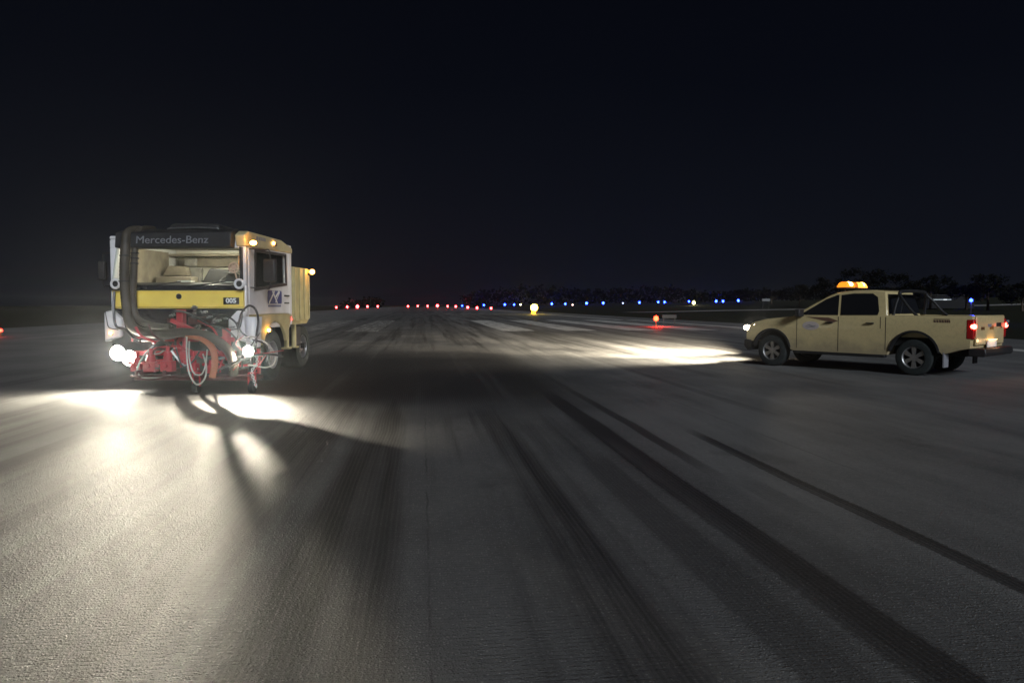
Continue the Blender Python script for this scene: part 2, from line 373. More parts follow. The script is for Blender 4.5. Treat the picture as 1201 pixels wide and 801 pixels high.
sheet(bm, -17.4, -16.5, -50, 400); sheet(bm, 18.6, 19.5, -50, 400)
tag(link('runway_marking', bm, M['paint']), kind='structure')
# pale concrete taxiway strip seen edge-on to the right
bm = bmesh.new()
for (xa, ya, xb, yb, wd) in ((22, 128, 190, 196, 6.0),):
    n = 30; pv = None
    for k in range(n + 1):
        x = xa + (xb - xa) * k / n; y = ya + (yb - ya) * k / n
        a = bm.verts.new((x, y, terrain(x, y) + .12)); c = bm.verts.new((x - wd * .35, y + wd, terrain(x - wd * .35, y + wd) + .12))
        if pv: bm.faces.new((pv[0], a, c, pv[1]))
        pv = (a, c)
tag(link('taxiway', bm, mat('concrete', (.26, .25, .23), .85, var=.3, vscale=.4)), kind='structure')

# ---------------------------------------------------------------- lamps that light the place
def spot(name, parent, loc, target, energy, size, blend=.6, col=(1, .90, .70), rad=.05):
    l = bpy.data.lights.new(name, 'SPOT'); l.energy = energy; l.spot_size = R(size); l.spot_blend = blend; l.color = col; l.shadow_soft_size = rad
    o = bpy.data.objects.new(name, l); C.objects.link(o); o.parent = parent; o.location = loc
    d = Vector(target) - Vector(loc); o.rotation_euler = d.to_track_quat('-Z', 'Y').to_euler(); return o
def point(name, parent, loc, energy, col, rad=.04):
    l = bpy.data.lights.new(name, 'POINT'); l.energy = energy; l.color = col; l.shadow_soft_size = rad
    o = bpy.data.objects.new(name, l); C.objects.link(o); o.parent = parent; o.location = loc; return o

# ================================================================ TRUCK
A = R(3); FY = 12.9; K = FY / FPX
tl = Vector(((289 - 600.5) / FPX * FY, FY, 0))                      # front corner on the picture's right
HW = 1.22
tc0 = tl - Vector((math.cos(A), -math.sin(A), 0)) * HW
truck = empty('water_blasting_truck', tc0, rz=-A)
tag(truck, 'white and yellow truck with lit headlights, red nozzle frame and hoses on its front', 'truck')
def T(px, py, y=0.0):
    """photograph pixel -> truck coordinates on the plane y metres behind the cab front"""
    c, s = math.cos(-A), math.sin(-A)
    # plane through tc0 + y*(sinA,cosA) with normal (sinA,cosA)
    n = Vector((math.sin(A), math.cos(A), 0)); r = ray(px, py); o = Vector((0, 0, CAMH))
    k = ((tc0 + n * y) - o).dot(n) / r.dot(n); P = o + r * k - tc0
    return Vector((P.dot(Vector((math.cos(A), -math.sin(A), 0))), y, P.z))

def build_truck():
    t = truck; D = 2.30
    # ---- cab shell (hollow, with openings for windscreen and side windows)
    bm = bmesh.new()
    # front panel below the windscreen and corner pillars
    bbox(bm, (-HW, 0.02, 1.05), (HW, .14, 1.80))
    prism(bm, [(-HW, 1.8), (-HW + .05, 1.8), (-HW + .16, 2.46), (-HW, 2.46)], 'y', .02, .14)
    prism(bm, [(HW, 1.8), (HW - .07, 1.8), (HW - .07, 2.46), (HW, 2.46)], 'y', .02, .14)
    bbox(bm, (-HW, .02, 2.44), (HW, .16, 2.60))
    bbox(bm, (-HW, .02, 2.60), (HW, D, 2.66))                       # roof
    bbox(bm, (-HW + .04, D - .06, 1.0), (HW - .04, D, 2.60))        # back wall
    bbox(bm, (-HW + .04, .14, 1.02), (HW - .04, D - .06, 1.12))     # floor
    # far side wall with window opening
    out = [(.14, 1.05), (D, 1.05), (D, 2.60), (.14, 2.60)]; hol = [(.35, 1.78), (1.75, 1.88), (1.75, 2.42), (.40, 2.40)]
    holed(bm, out, hol, 'x', -HW, -HW + .05)
    link('cab', bm, M['white'], t, bevel=.022)
    # near side: door with window
    bm = bmesh.new()
    holed(bm, [(.145, 1.28), (2.12, 1.28), (2.12, 2.60), (.145, 2.60)], [(.40, 1.74), (1.96, 1.88), (1.94, 2.44), (.44, 2.42)], 'x', HW - .05, HW)
    door = link('door', bm, M['white'], t, bevel=.012)
    bm = bmesh.new(); bbox(bm, (HW - .05, 2.135, 1.05), (HW, D, 2.60)); link('rear_pillar', bm, M['white'], t, bevel=.02)
    bm = bmesh.new(); holed(bm, [(.36, 1.70), (2.00, 1.84), (1.98, 2.47), (.40, 2.45)], [(.42, 1.76), (1.94, 1.895), (1.92, 2.42), (.46, 2.40)], 'x', HW - .01, HW + .012)
    link('window_seal', bm, M['black'], door)
    bm = bmesh.new(); prism(bm, [(.405, 1.745), (1.95, 1.885), (1.93, 2.435), (.445, 2.415)], 'x', HW - .03, HW - .022); link('window_glass', bm, M['glass'], door)
    bm = bmesh.new(); bbox(bm, (HW, 1.84, 1.62), (HW + .03, 2.08, 1.65)); link('door_handle', bm, M['black'], door, bevel=.008)
    # logo: blue rounded tile with crossing white strokes, and a line of tiny lettering
    lg = empty('company_logo', (HW + .003, 1.34, 1.60)); lg.parent = t
    bm = bmesh.new(); w_, h_ = .36, .125
    pts = []
    for cx, cy, a0 in ((w_ - .04, h_ - .04, 0), (-w_ + .04, h_ - .04, 90), (-w_ + .04, -h_ + .04, 180), (w_ - .04, -h_ + .04, 270)):
        for k in range(4): a = R(a0 + 30 * k); pts.append((cx + .04 * math.cos(a), cy + .04 * math.sin(a)))
    prism(bm, pts, 'x', 0, .004); link('logo_tile', bm, M['blue'], lg)
    bm = bmesh.new()
    def stroke(a, b, wd=.022):
        a = Vector(a); b = Vector(b); n = (b - a).normalized(); n = Vector((-n.y, n.x)) * wd
        prism(bm, [tuple(a + n), tuple(b + n), tuple(b - n), tuple(a - n)], 'x', .004, .006)
    stroke((-.30, -.115), (-.02, .115)); stroke((-.12, .115), (.12, -.115)); stroke((.00, -.02), (.22, .115)) ; stroke((.02, -.10), (.26, .11), .012)
    bmesh.ops.transform(bm, matrix=Matrix.Identity(4), verts=bm.verts)
    link('logo_strokes', bm, M['lettw'], lg)
    bm = bmesh.new()
    for k in range(11):
        bbox(bm, (0, -.33 + k * .06, -.185), (.004, -.33 + k * .06 + .035, -.150))
    link('small_lettering', bm, M['blue'], lg)
    bm = bmesh.new(); bbox(bm, (HW, 1.86, 1.475), (HW + .012, 2.10, 1.505)); link('side_badge', bm, M['black'], t)
    # roof side fairing with the two marker lamps
    bm = bmesh.new(); prism(bm, [(.0, 2.47), (D, 2.50), (D, 2.60), (1.7, 2.72), (.10, 2.74), (-.06, 2.66)], 'x', HW - .16, HW + .02)
    link('roof_fairing', bm, M['cream'], t, bevel=.02)
    bm = bmesh.new()
    for k in range(5): bbox(bm, (HW + .021, .45 + k * .09, 2.62), (HW + .026, .45 + k * .09 + .06, 2.68))
    link('fairing_lettering', bm, M['grey'], t)
    # black sun visor with the maker's name
    bm = bmesh.new(); prism(bm, [(-.02, 2.42), (-.20, 2.44), (-.16, 2.70), (.12, 2.78), (.3, 2.72), (.02, 2.6)], 'x', -HW + .22, HW - .17)
    link('sun_visor', bm, M['black'], t, bevel=.02)
    bm = text_mesh('Mercedes-Benz', .195, .004, 0)
    bmesh.ops.transform(bm, matrix=Matrix.Translation((0.02, -.195, 2.565)) @ Matrix.Rotation(R(81), 4, 'X') @ Matrix.Diagonal((1.06, .95, 1, 1)), verts=bm.verts)
    link('lettering', bm, M['letter'], t)
    # roof hatch / air unit
    bm = bmesh.new(); prism(bm, [(-.26, 2.68), (-.22, 2.84), (.14, 2.90), (.62, 2.90), (.70, 2.84), (.74, 2.68)], 'x', .1, .2)
    bm.free(); bm = bmesh.new()
    prism(bm, [(-.22, 2.70), (-.19, 2.84), (-.10, 2.885), (.60, 2.885), (.70, 2.84), (.74, 2.70)], 'y', .12, .85)
    link('roof_hatch', bm, M['black'], t, bevel=.03)
    bm = bmesh.new(); tube(bm, [(-.20, .09, 2.77), (-.14, .08, 2.79), (.3, .08, 2.80), (.66, .08, 2.79), (.72, .09, 2.77)], .016, seg=8); link('hatch_trim', bm, M['steel'], t, smooth=True)
    # windscreen
    bm = bmesh.new(); prism(bm, [(-HW + .03, 1.80), (HW - .06, 1.80), (HW - .06, 2.45), (-HW + .14, 2.45)], 'y', .0, .008); link('windscreen', bm, M['glass'], t)
    bm = bmesh.new(); bbox(bm, (HW - .10, -.03, 1.76), (HW - .045, .018, 2.46)); link('windscreen_pillar', bm, M['black'], t, bevel=.01)
    bm = bmesh.new()
    for x0 in (-.55, .25):
        tube(bm, [(x0, -.03, 1.79), (x0 + .3, -.035, 1.815), (x0 + .62, -.02, 1.86)], .011, seg=6)
        cyl(bm, (x0, -.03, 1.77), (x0, .02, 1.77), .03, seg=10)
    link('wiper', bm, M['black'], t)
    # black band, yellow panel, grille/bumper
    bm = bmesh.new(); bbox(bm, (-HW + .01, -.035, 1.705), (HW - .035, .018, 1.80)); link('scuttle_band', bm, M['gloss'], t, bevel=.012)
    bm = bmesh.new(); bbox(bm, (-HW + .07, -.045, 1.39), (HW - .03, .018, 1.70)); bbox(bm, (-HW + .07, -.052, 1.425), (HW - .03, -.046, 1.432), mi=0); link('front_panel', bm, M['yellow'], t, bevel=.018)
    bm = bmesh.new(); bbox(bm, (-HW + .07, -.052, 1.405), (HW - .03, -.0465, 1.412)); link('panel_seam', bm, M['black'], t)
    c = T(210, 347.7, -.05); bm = bmesh.new(); cyl(bm, (c.x, -.046, c.z), (c.x, -.062, c.z), .045, seg=20); torus(bm, (c.x, -.062, c.z), .043, .006, 'y', 20, 6); link('round_badge', bm, M['plate'], t, smooth=True)
    a = T(262, 349, -.05); b = T(280.5, 357, -.05)
    bm = bmesh.new(); bbox(bm, (a.x, -.056, b.z), (b.x, -.046, a.z)); pl = link('number_plate', bm, M['plate'], t)
    bm = text_mesh('005', .125, .002, .004)
    bmesh.ops.transform(bm, matrix=Matrix.Translation(((a.x + b.x) / 2, -.059, (a.z + b.z) / 2 + .002)) @ Matrix.Rotation(R(90), 4, 'X') @ Matrix.Diagonal((1.0, .9, 1, 1)), verts=bm.verts)
    link('plate_digits', bm, M['lettw'], pl)
    bm = bmesh.new(); bbox(bm, (-HW + .06, -.03, 1.05), (HW - .02, .018, 1.385))
    for k in range(4): bbox(bm, (-.95, -.045, 1.10 + k * .065), (.95, -.03, 1.125 + k * .065))
    link('grille', bm, M['gloss'], t, bevel=.008)
    bm = text_mesh('ATEGO', .05, .002); bmesh.ops.transform(bm, matrix=Matrix.Translation((.68, -.05, 1.335)) @ Matrix.Rotation(R(90), 4, 'X') @ Matrix.Diagonal((1.3, .8, 1, 1)), verts=bm.verts)
    bm.free()
    # bumper, light clusters at the lower corners
    bm = bmesh.new(); prism(bm, [(-HW, .02), (-HW + .08, -.08), (HW - .08, -.08), (HW, .02), (HW, .4), (-HW, .4)], 'z', .55, 1.045); link('bumper', bm, M['black'], t, bevel=.03)
    for s_ in (-1, 1):
        bm = bmesh.new(); prism(bm, [(s_ * (HW + .04), 1.33), (s_ * (HW - .10), 1.36), (s_ * (HW - .27), 1.20), (s_ * (HW - .27), .90), (s_ * (HW + .04), .80)], 'y', -.14, .05)
        link('corner_panel', bm, M['white'], t, bevel=.03)
        bm = bmesh.new(); x = s_ * (HW - .02)
        tube(bm, [(s_ * (HW - .22), -.145, 1.02), (s_ * (HW - .06), -.15, 1.06), (s_ * (HW - .02), -.15, 1.2), (s_ * (HW - .0), -.15, 1.34)], .008, seg=6)
        link('panel_gap', bm, M['black'], t)
    # side skirt, step, wheel arch on the near side
    for s_ in (-1, 1):
        bm = bmesh.new(); arch = [(1.38 - .62 * math.cos(R(a)), .52 + .62 * math.sin(R(a))) for a in range(20, 161, 14)]
        pts = [(.06, .62), (.06, 1.275)] + [(2.3, 1.275)] + [(p[0], p[1]) for p in arch[::-1]]
        prism(bm, pts, 'x', min(s_ * HW, s_ * (HW - .06)), max(s_ * HW, s_ * (HW - .06)))
        link('side_skirt', bm, M['tank'], t, bevel=.01)
    bm = bmesh.new(); bbox(bm, (HW, .42, 1.10), (HW + .012, .64, 1.14)); link('step_plate', bm, M['chrome'], t)
    # mirrors
    for s_ in (1, -1):
        mr = empty('mirror', (s_ * (HW + .36), .20, 2.06)); mr.parent = t
        bm = bmesh.new(); bbox(bm, (-.115, -.06, -.20), (.115, .05, .20)); link('mirror_housing', bm, M['black'], mr, bevel=.035)
        bm = bmesh.new(); tube(bm, [(-s_ * .36, -.02, .38), (-s_ * .1, -.01, .36), (0, 0, .30), (0, 0, -.26), (-s_ * .1, 0, -.32), (-s_ * .36, 0, -.30)], .012, seg=8); link('mirror_arm', bm, M['black'], mr, smooth=True)
        if s_ < 0: mr.scale = (.55, 1, .85); mr.location.x = -HW - .24
    # round mirrors / lamps in pale rings at the foot of the windscreen
    for px in (136, 281):
        c = T(px, 333, -.14); bm = bmesh.new()
        cyl(bm, (c.x, -.16, c.z), (c.x, -.08, c.z), .062, .05, 20); o = link('round_lamp', bm, M['plate'], t, smooth=True)
        bm = bmesh.new(); torus(bm, (c.x, -.16, c.z), .072, .022, 'y', 24, 8); cyl(bm, (c.x, -.08, c.z), (c.x, .02, c.z - .02), .014, seg=8); link('ring', bm, M['white'], o, smooth=True)
    # ---- inside the cab
    bm = bmesh.new(); bbox(bm, (-HW + .06, D - .075, 1.15), (HW - .06, D - .065, 2.55)); link('back_lining', bm, M['cabwhite'], t)
    bm = bmesh.new(); bbox(bm, (-1.1, D - .16, 2.22), (.55, D - .08, 2.40)); bbox(bm, (-1.1, D - .5, 2.42), (1.1, D - .08, 2.47)); link('rear_shelf', bm, M['beige'], t, bevel=.02)
    bm = bmesh.new(); bbox(bm, (-HW + .06, .2, 2.56), (HW - .06, D - .1, 2.595)); link('headliner', bm, M['cabwhite'], t)
    bm = bmesh.new(); prism(bm, [(-.28, 1.80), (.52, 1.80), (.34, 2.12), (-.05, 2.16)], 'y', 1.35, 1.45); link('jacket', bm, M['dark'], t, bevel=.03)
    bm = bmesh.new(); bbox(bm, (.35, 1.72, 2.17), (1.1, 1.78, 2.42)); link('curtain', bm, M['tan'], t, bevel=.015)
    bm = bmesh.new()
    prism(bm, [(.12, 1.12), (.60, 1.12), (.62, 1.76), (.48, 1.86), (.12, 1.80)], 'x', -1.12, 1.12)
    link('dashboard', bm, M['dark'], t, bevel=.03)
    bm = bmesh.new(); bbox(bm, (-.14, .28, 1.86), (.10, .44, 1.885)); link('papers', bm, M['lettw'], t); bm = bmesh.new(); bbox(bm, (.62, .25, 1.85), (.84, .4, 1.865)); link('papers', bm, M['lettw'], t)
    for x in (-.62, .66):
        bm = bmesh.new(); bbox(bm, (x - .27, 1.15, 1.40), (x + .27, 1.65, 1.58)); prism(bm, [(1.55, 1.5), (1.7, 1.5), (1.80, 2.18), (1.68, 2.20)], 'x', x - .25, x + .25)
        prism(bm, [(1.68, 2.2), (1.78, 2.2), (1.80, 2.38), (1.72, 2.38)], 'x', x - .13, x + .13)
        link('seat', bm, M['seat'], t, bevel=.05)
    bm = bmesh.new(); bbox(bm, (-1.05, 1.2, 1.8), (-.35, 1.5, 2.0)); prism(bm, [(-1.08, 2.02), (-.55, 2.02), (-.62, 2.2), (-.95, 2.22)], 'y', 1.5, 1.7); link('storage_box', bm, M['beige'], t, bevel=.02)
    bm = bmesh.new(); c = Vector((.66, .72, 1.90)); n = 24
    torus(bm, (0, 0, 0), .21, .016, 'z', 28, 8); cyl(bm, (0, 0, -.01), (0, 0, .03), .06, seg=12)
    for a in (90, 210, 330): cyl(bm, (0, 0, 0), (.2 * math.cos(R(a)), .2 * math.sin(R(a)), 0), .012, seg=6)
    bmesh.ops.transform(bm, matrix=Matrix.Translation(c) @ Matrix.Rotation(R(-28), 4, 'X').inverted(), verts=bm.verts); link('steering_wheel', bm, M['dark'], t, smooth=True)
    c = T(274, 314, .35); bm = bmesh.new(); torus(bm, c, .085, .016, 'y', 22, 8); torus(bm, c + Vector((0, -.02, 0)), .045, .006, 'y', 18, 6); cyl(bm, c, c + Vector((0, .06, 0)), .04, seg=12); cyl(bm, c, c + Vector((.06, .05, -.3)), .013, seg=8)
    for a in range(0, 360, 60): box(bm, c + Vector((.04 * math.cos(R(a)), 0, .04 * math.sin(R(a)))), (.05, .008, .022), ('Y', -R(a)))
    link('cab_fan', bm, mat('pinkish_plastic', (.55, .38, .33), .5), t, smooth=True)
    bm = bmesh.new(); bbox(bm, (-.25, .9, 2.535), (.25, 1.1, 2.555)); link('dome_light', bm, emit('dome_light', (1, .95, .82), 9), t)
    bm = bmesh.new(); bbox(bm, (-.30, D - .30, 1.5), (.45, D - .17, 2.16)); link('bunk', bm, M['seat'], t, bevel=.03)
    bm = bmesh.new(); bbox(bm, (-HW + .055, .5, 1.75), (-HW + .075, 1.9, 2.5)); link('side_curtain', bm, M['beige'], t)
    # ---- chassis, wheels, tank body behind
    bm = bmesh.new()
    for x in (-.42, .42): bbox(bm, (x - .04, .2, .72), (x + .04, 5.1, .95))
    for y in (.5, 1.9, 3.2, 4.3, 5.0): bbox(bm, (-.40, y - .04, .75), (.40, y + .04, .90))
    bbox(bm, (-.3, .4, .95), (.3, 1.8, 1.04)); bbox(bm, (-1.0, 4.23, .45), (.8, 4.37, .57)); bbox(bm, (-1.0, 1.31, .45), (1.0, 1.45, .57)); link('chassis', bm, M['under'], t)
    for (x, y, dual) in ((1.02, 1.38, 0), (-1.02, 1.38, 0), (.52, 4.3, 1), (-.86, 4.3, 1)):
        wheel(t, (x, y, .49), .49, .29 if not dual else .50, .27, 1 if x > 0 else -1, truck_=True)
    bm = bmesh.new(); bbox(bm, (-HW, 2.42, 1.12), (HW, 3.34, 2.24))
    for y in (2.42, 2.72, 3.02, 3.30): bbox(bm, (HW, y, 1.15), (HW + .03, y + .035, 2.22))
    link('pump_housing', bm, M['tank'], t, bevel=.02)
    bm = bmesh.new(); bbox(bm, (-HW + .1, 2.44, 2.245), (HW - .35, 3.2, 2.36)); link('housing_lid', bm, M['tank'], t, bevel=.03)
    bm = bmesh.new(); prism(bm, [(-.95, 1.0), (.62, 1.0), (.66, 1.8), (.4, 2.1), (-.6, 2.1), (-.95, 1.8)], 'y', 3.36, 5.1); link('water_tank', bm, M['tank'], t, bevel=.06)
    for x in (-1.0, 1.0):
        bm = bmesh.new()
        for y in (2.55, 3.0): cyl(bm, (x, y, .55), (x, y, 1.12), .05, seg=10); box(bm, (x, y, .55), (.16, .16, .03))
        bbox(bm, (x - .08, 2.45, 1.04), (x + .08, 3.2, 1.115))
        link('support_leg', bm, M['tank'], t)
    bm = bmesh.new(); bbox(bm, (.50, 3.2, .55), (.95, 3.6, .98)); link('side_locker', bm, M['black'], t, bevel=.02); bm = bmesh.new(); bbox(bm, (-1.08, 3.2, .55), (-.62, 3.6, .98)); link('side_locker', bm, M['black'], t, bevel=.02)
    bm = bmesh.new(); cyl(bm, (-1.0, 2.36, .95), (-1.0, 2.36, 2.6), .07, seg=14); link('exhaust_pipe', bm, M['steel'], t, smooth=True)

def wheel(parent, c, r, wd, rim, side, truck_=False, axis='x'):
    root = empty('wheel', c); root.parent = parent
    if axis == 'y': root.rotation_euler = (0, 0, R(90))
    # lathe tyre around local x
    prof = [(rim / r - .02, .42), (rim / r + .03, .49), (.86, .5), (.95, .46), (1.0, .34), (1.0, .12), (.985, .11), (.985, .08), (1, .07), (1, -.07), (.985, -.08), (.985, -.11), (1, -.12), (1.0, -.34), (.95, -.46), (.86, -.5), (rim / r + .03, -.49), (rim / r - .02, -.42)]
    bm = bmesh.new(); n = 40; rings = []
    for k in range(n):
        a = 2 * math.pi * k / n; rings.append([bm.verts.new((x * wd, q * r * math.cos(a), q * r * math.sin(a))) for q, x in prof])
    for k in range(n):
        a, b = rings[k], rings[(k + 1) % n]
        for i in range(len(prof) - 1): bm.faces.new((a[i], a[i + 1], b[i + 1], b[i]))
    link('tyre', bm, M['rubber'], root, smooth=True)
    bm = bmesh.new(); s = side
    fx = s * wd * .40
    n = 36
    def ringp(rr, x): return [bm.verts.new((x, rr * math.cos(2 * math.pi * k / n), rr * math.sin(2 * math.pi * k / n))) for k in range(n)]
    R1 = [ringp(rim, s * wd * .46), ringp(rim * .93, fx), ringp(rim * .90, fx - s * .05), ringp(rim * .90, -s * wd * .4)]
    for a, b in zip(R1, R1[1:]):
        for k in range(n): bm.faces.new((a[k], a[(k + 1) % n], b[(k + 1) % n], b[k]))
    if truck_:
        cyl(bm, (fx - s * .10, 0, 0), (fx - s * .09, 0, 0), rim * .9, seg=n); cyl(bm, (fx - s * .09, 0, 0), (fx - s * .0, 0, 0), rim * .4, seg=20)
        for k in range(10):
            a = 2 * math.pi * k / 10; cyl(bm, (fx - s * .09, rim * .6 * math.cos(a), rim * .6 * math.sin(a)), (fx - s * .05, rim * .6 * math.cos(a), rim * .6 * math.sin(a)), .016, seg=6)
        link('rim', bm, M['steel'], root, smooth=True)
    else:
        cyl(bm, (fx - s * .03, 0, 0), (fx + s * .0, 0, 0), rim * .30, seg=20)
        for k in range(6):
            a = 2 * math.pi * (k + .5) / 6; d = Vector((0, math.cos(a), math.sin(a))); p = Vector((0, -math.sin(a), math.cos(a)))
            x1, x2 = fx - s * .035, fx - s * .002
            q = []
            for xx in (x1, x2):
                for rr, hw in ((rim * .25, .030), (rim * .95, .048)):
                    for sg in (-1, 1): q.append(bm.verts.new(Vector((xx, 0, 0)) + d * rr + p * hw * sg))
            for f in ((0, 1, 3, 2), (4, 6, 7, 5), (0, 2, 6, 4), (1, 5, 7, 3), (2, 3, 7, 6), (0, 4, 5, 1)): bm.faces.new([q[i] for i in f])
        cyl(bm, (fx - s * .12, 0, 0), (fx - s * .10, 0, 0), rim * .88, seg=24, mi=1)
        link('rim', bm, [M['alloy'], M['under']], root, smooth=True)
    return root
build_truck()

# ---- the water-blasting frame and all hoses on the front
def build_front():
    t = truck
    bm = bmesh.new()
    a = T(209, 363, -.2); b = T(218, 424, -.2)
    bbox(bm, (a.x, -.28, b.z), (b.x, -.14, a.z))
    a = T(262, 385, -.2); bbox(bm, (a.x, -.26, .5), (a.x + .11, -.14, a.z))
    for z in (.62, .86): bbox(bm, (-.72, -.24, z - .04), (1.10, -.14, z + .04))
    box(bm, (.42, -.30, 1.02), (.85, .07, .07), ('Y', R(24))); box(bm, (.55, -.34, .88), (.8, .07, .06), ('Y', R(12)))
    bbox(bm, (-.45, -.14, .95), (-.35, .02, 1.03)); bbox(bm, (.45, -.14, .95), (.55, .02, 1.03))
    link('nozzle_frame', bm, M['red'], t, bevel=.01)
    bm = bmesh.new()
    bbox(bm, (-.42, -.70, .20), (1.62, -.28, .27)); cyl(bm, (-.45, -.74, .27), (.85, -.72, .27), .016, seg=8); cyl(bm, (.95, -.72, .24), (1.66, -.72, .30), .025, seg=8)
    for x in (-.38, .1, .7, 1.3): bbox(bm, (x - .03, -.70, .272), (x + .03, -.20, .36))
    link('spray_deck', bm, M['dred'], t, bevel=.012)
    bm = bmesh.new(); prism(bm, [(.62, 1.86), (.86, 1.86), (.84, 2.02), (.66, 2.04)], 'y', .5, .62); link('instrument_hood', bm, M['dark'], t, bevel=.02)
    for (x0, x1, y, z0, z1) in ((-.30, -.10, -.55, .33, .62), (.02, .22, -.6, .34, .66), (-.55, -.38, -.5, .33, .56), (.80, 1.0, -.62, .32, .54), (.45, .6, -.55, .34, .58), (.26, .36, -.4, .4, .9)):
        bm = bmesh.new(); xc = (x0 + x1) / 2; hw = (x1 - x0) / 2
        bbox(bm, (x0, y - .08, z0), (x1, y + .08, z0 + (z1 - z0) * .55)); cyl(bm, (xc, y, z0 + (z1 - z0) * .55), (xc, y, z1), hw * .8, hw * .6, 14); cyl(bm, (xc, y, z1), (xc, y, z1 + .10), .03, seg=10)
        cyl(bm, (xc, y - .08, z0 + .1), (xc, y - .13, z0 + .1), .04, seg=10); cyl(bm, (x0 - .08, y, z0 + .14), (x0, y, z0 + .14), .028, seg=8)
        link('valve_block', bm, M['red'], t, bevel=.008)
    # small castors of the deck
    for x in (.66, 1.60):
        bm = bmesh.new(); cyl(bm, (x - .04, -.72, .09), (x + .04, -.72, .09), .09, seg=20); cw = link('castor', bm, M['rubber'], t, smooth=True)
        bm = bmesh.new(); bbox(bm, (x - .065, -.74, .11), (x - .05, -.70, .33)); bbox(bm, (x + .05, -.74, .11), (x + .065, -.70, .33)); bbox(bm, (x - .065, -.74, .32), (x + .065, -.64, .34)); link('fork', bm, M['red'], cw)
    # ---- big corrugated suction hoses, standing up beside the windscreen
    def hp(px, py, y): return T(px, py, y)
    bm = bmesh.new()
    tube(bm, [hp(172, 272, .35), hp(158, 270, .05), hp(149, 276, -.15), hp(147, 295, -.24), hp(146, 325, -.27), hp(148, 355, -.30), hp(152, 378, -.34), hp(165, 389, -.40), hp(190, 392, -.48), hp(215, 390, -.55),
              hp(240, 393, -.62), hp(258, 402, -.68), hp(270, 415, -.72), hp(274, 430, -.72), hp(274, 440, -.70)], .078, seg=16, n=14, rib=.05)
    link('suction_hose', bm, M['hose'], t, smooth=True, sharp=80)
    bm = bmesh.new()
    tube(bm, [hp(180, 269, .45), hp(168, 269, .12), hp(161, 276, -.06), hp(158, 295, -.14), hp(157, 320, -.17), hp(156, 350, -.20), hp(160, 372, -.22), hp(175, 381, -.25), hp(200, 384, -.25)], .056, seg=14, n=14, rib=.05)
    link('suction_hose', bm, M['hose'], t, smooth=True, sharp=80)
    for (p, y, r_) in (((158, 297), -.14, .062), ((158, 303), -.145, .062), ((157.5, 309), -.15, .062), ((147, 300), -.24, .083), ((146, 330), -.27, .083)):
        bm = bmesh.new(); torus(bm, hp(p[0], p[1], y), r_, .012, 'z', 20, 6); link('hose_clamp', bm, M['black'], t)
    # thick dark return hose hugging the corner
    bm = bmesh.new(); tube(bm, [hp(134, 342, -.08), hp(133.5, 365, -.16), hp(136, 382, -.18), hp(146, 386, -.2), hp(160, 398, -.3), hp(185, 398, -.4), hp(205, 396, -.45)], .022, seg=8, n=8); link('drain_hose', bm, M['hosed'], t, smooth=True)
    # flat orange brown hose down to the deck
    bm = bmesh.new(); tube(bm, [hp(219, 394, -.6), hp(236, 397, -.68), hp(249, 408, -.74), hp(252, 425, -.76), hp(249, 443, -.76)], .055, seg=12, n=10, flat=.55); link('discharge_hose', bm, M['orange'], t, smooth=True)
    loops = [
        ('clear_hose', 'hosew', .013, [(219, 395, -.7), (219, 415, -.8), (222, 438, -.88), (231, 451, -.9), (240, 444, -.9), (242, 430, -.85), (238, 415, -.8)]),
        ('clear_hose', 'hosew', .012, [(222, 400, -.7), (222, 420, -.82), (227, 437, -.86), (236, 439, -.86), (241, 428, -.82), (243, 410, -.7)]),
        ('clear_hose', 'hosew', .014, [(180, 405, -.5), (168, 418, -.6), (161, 433, -.65), (166, 442, -.7), (180, 443, -.7), (200, 440, -.7)]),
        ('clear_hose', 'hosew', .013, [(281, 398, -.5), (296, 395, -.6), (312, 402, -.65), (322, 415, -.68), (322, 426, -.7), (312, 431, -.7), (300, 429, -.66), (291, 428, -.6)]),
        ('hydraulic_hose', 'hosed', .019, [(279, 385, -.3), (283, 368, -.35), (291, 359, -.38), (299, 362, -.40), (303, 375, -.42), (301, 392, -.44), (300, 404, -.45), (296, 420, -.5), (292, 436, -.5)]),
        ('hydraulic_hose', 'hosed', .015, [(278, 378, -.3), (284, 390, -.36), (296, 398, -.42), (308, 402, -.46), (314, 412, -.5), (312, 424, -.55)]),
        ('hydraulic_hose', 'hosed', .016, [(200, 372, -.2), (206, 365, -.3), (222, 368, -.36), (244, 380, -.4), (262, 385, -.44), (276, 396, -.5), (284, 412, -.55), (284, 432, -.6)]),
        ('hydraulic_hose', 'hosed', .016, [(225, 372, -.2), (245, 374, -.3), (262, 370, -.34), (276, 378, -.38), (280, 392, -.42), (274, 404, -.5), (262, 425, -.6)]),
        ('hydraulic_hose', 'hosed', .014, [(186, 402, -.35), (176, 412, -.45), (172, 424, -.55), (184, 432, -.6), (202, 428, -.6)]),
        ('hydraulic_hose', 'hosed', .014, [(205, 398, -.4), (208, 414, -.5), (215, 430, -.6), (226, 424, -.62), (234, 412, -.6)]),
        ('red_hose', 'red', .016, [(232, 376, -.3), (248, 384, -.4), (256, 396, -.5), (262, 412, -.55), (258, 432, -.6)]),
        ('red_hose', 'red', .014, [(240, 400, -.45), (252, 408, -.6), (262, 418, -.66), (276, 428, -.7)]),
        ('red_hose', 'red', .016, [(170, 412, -.3), (185, 408, -.4), (205, 406, -.45), (222, 410, -.5), (238, 420, -.55)]),
    ]
    for nm, mt, r, pts in loops:
        bm = bmesh.new(); tube(bm, [hp(*p) for p in pts], r, seg=8, n=8); link(nm, bm, M[mt], t, smooth=True)
    bm = bmesh.new()
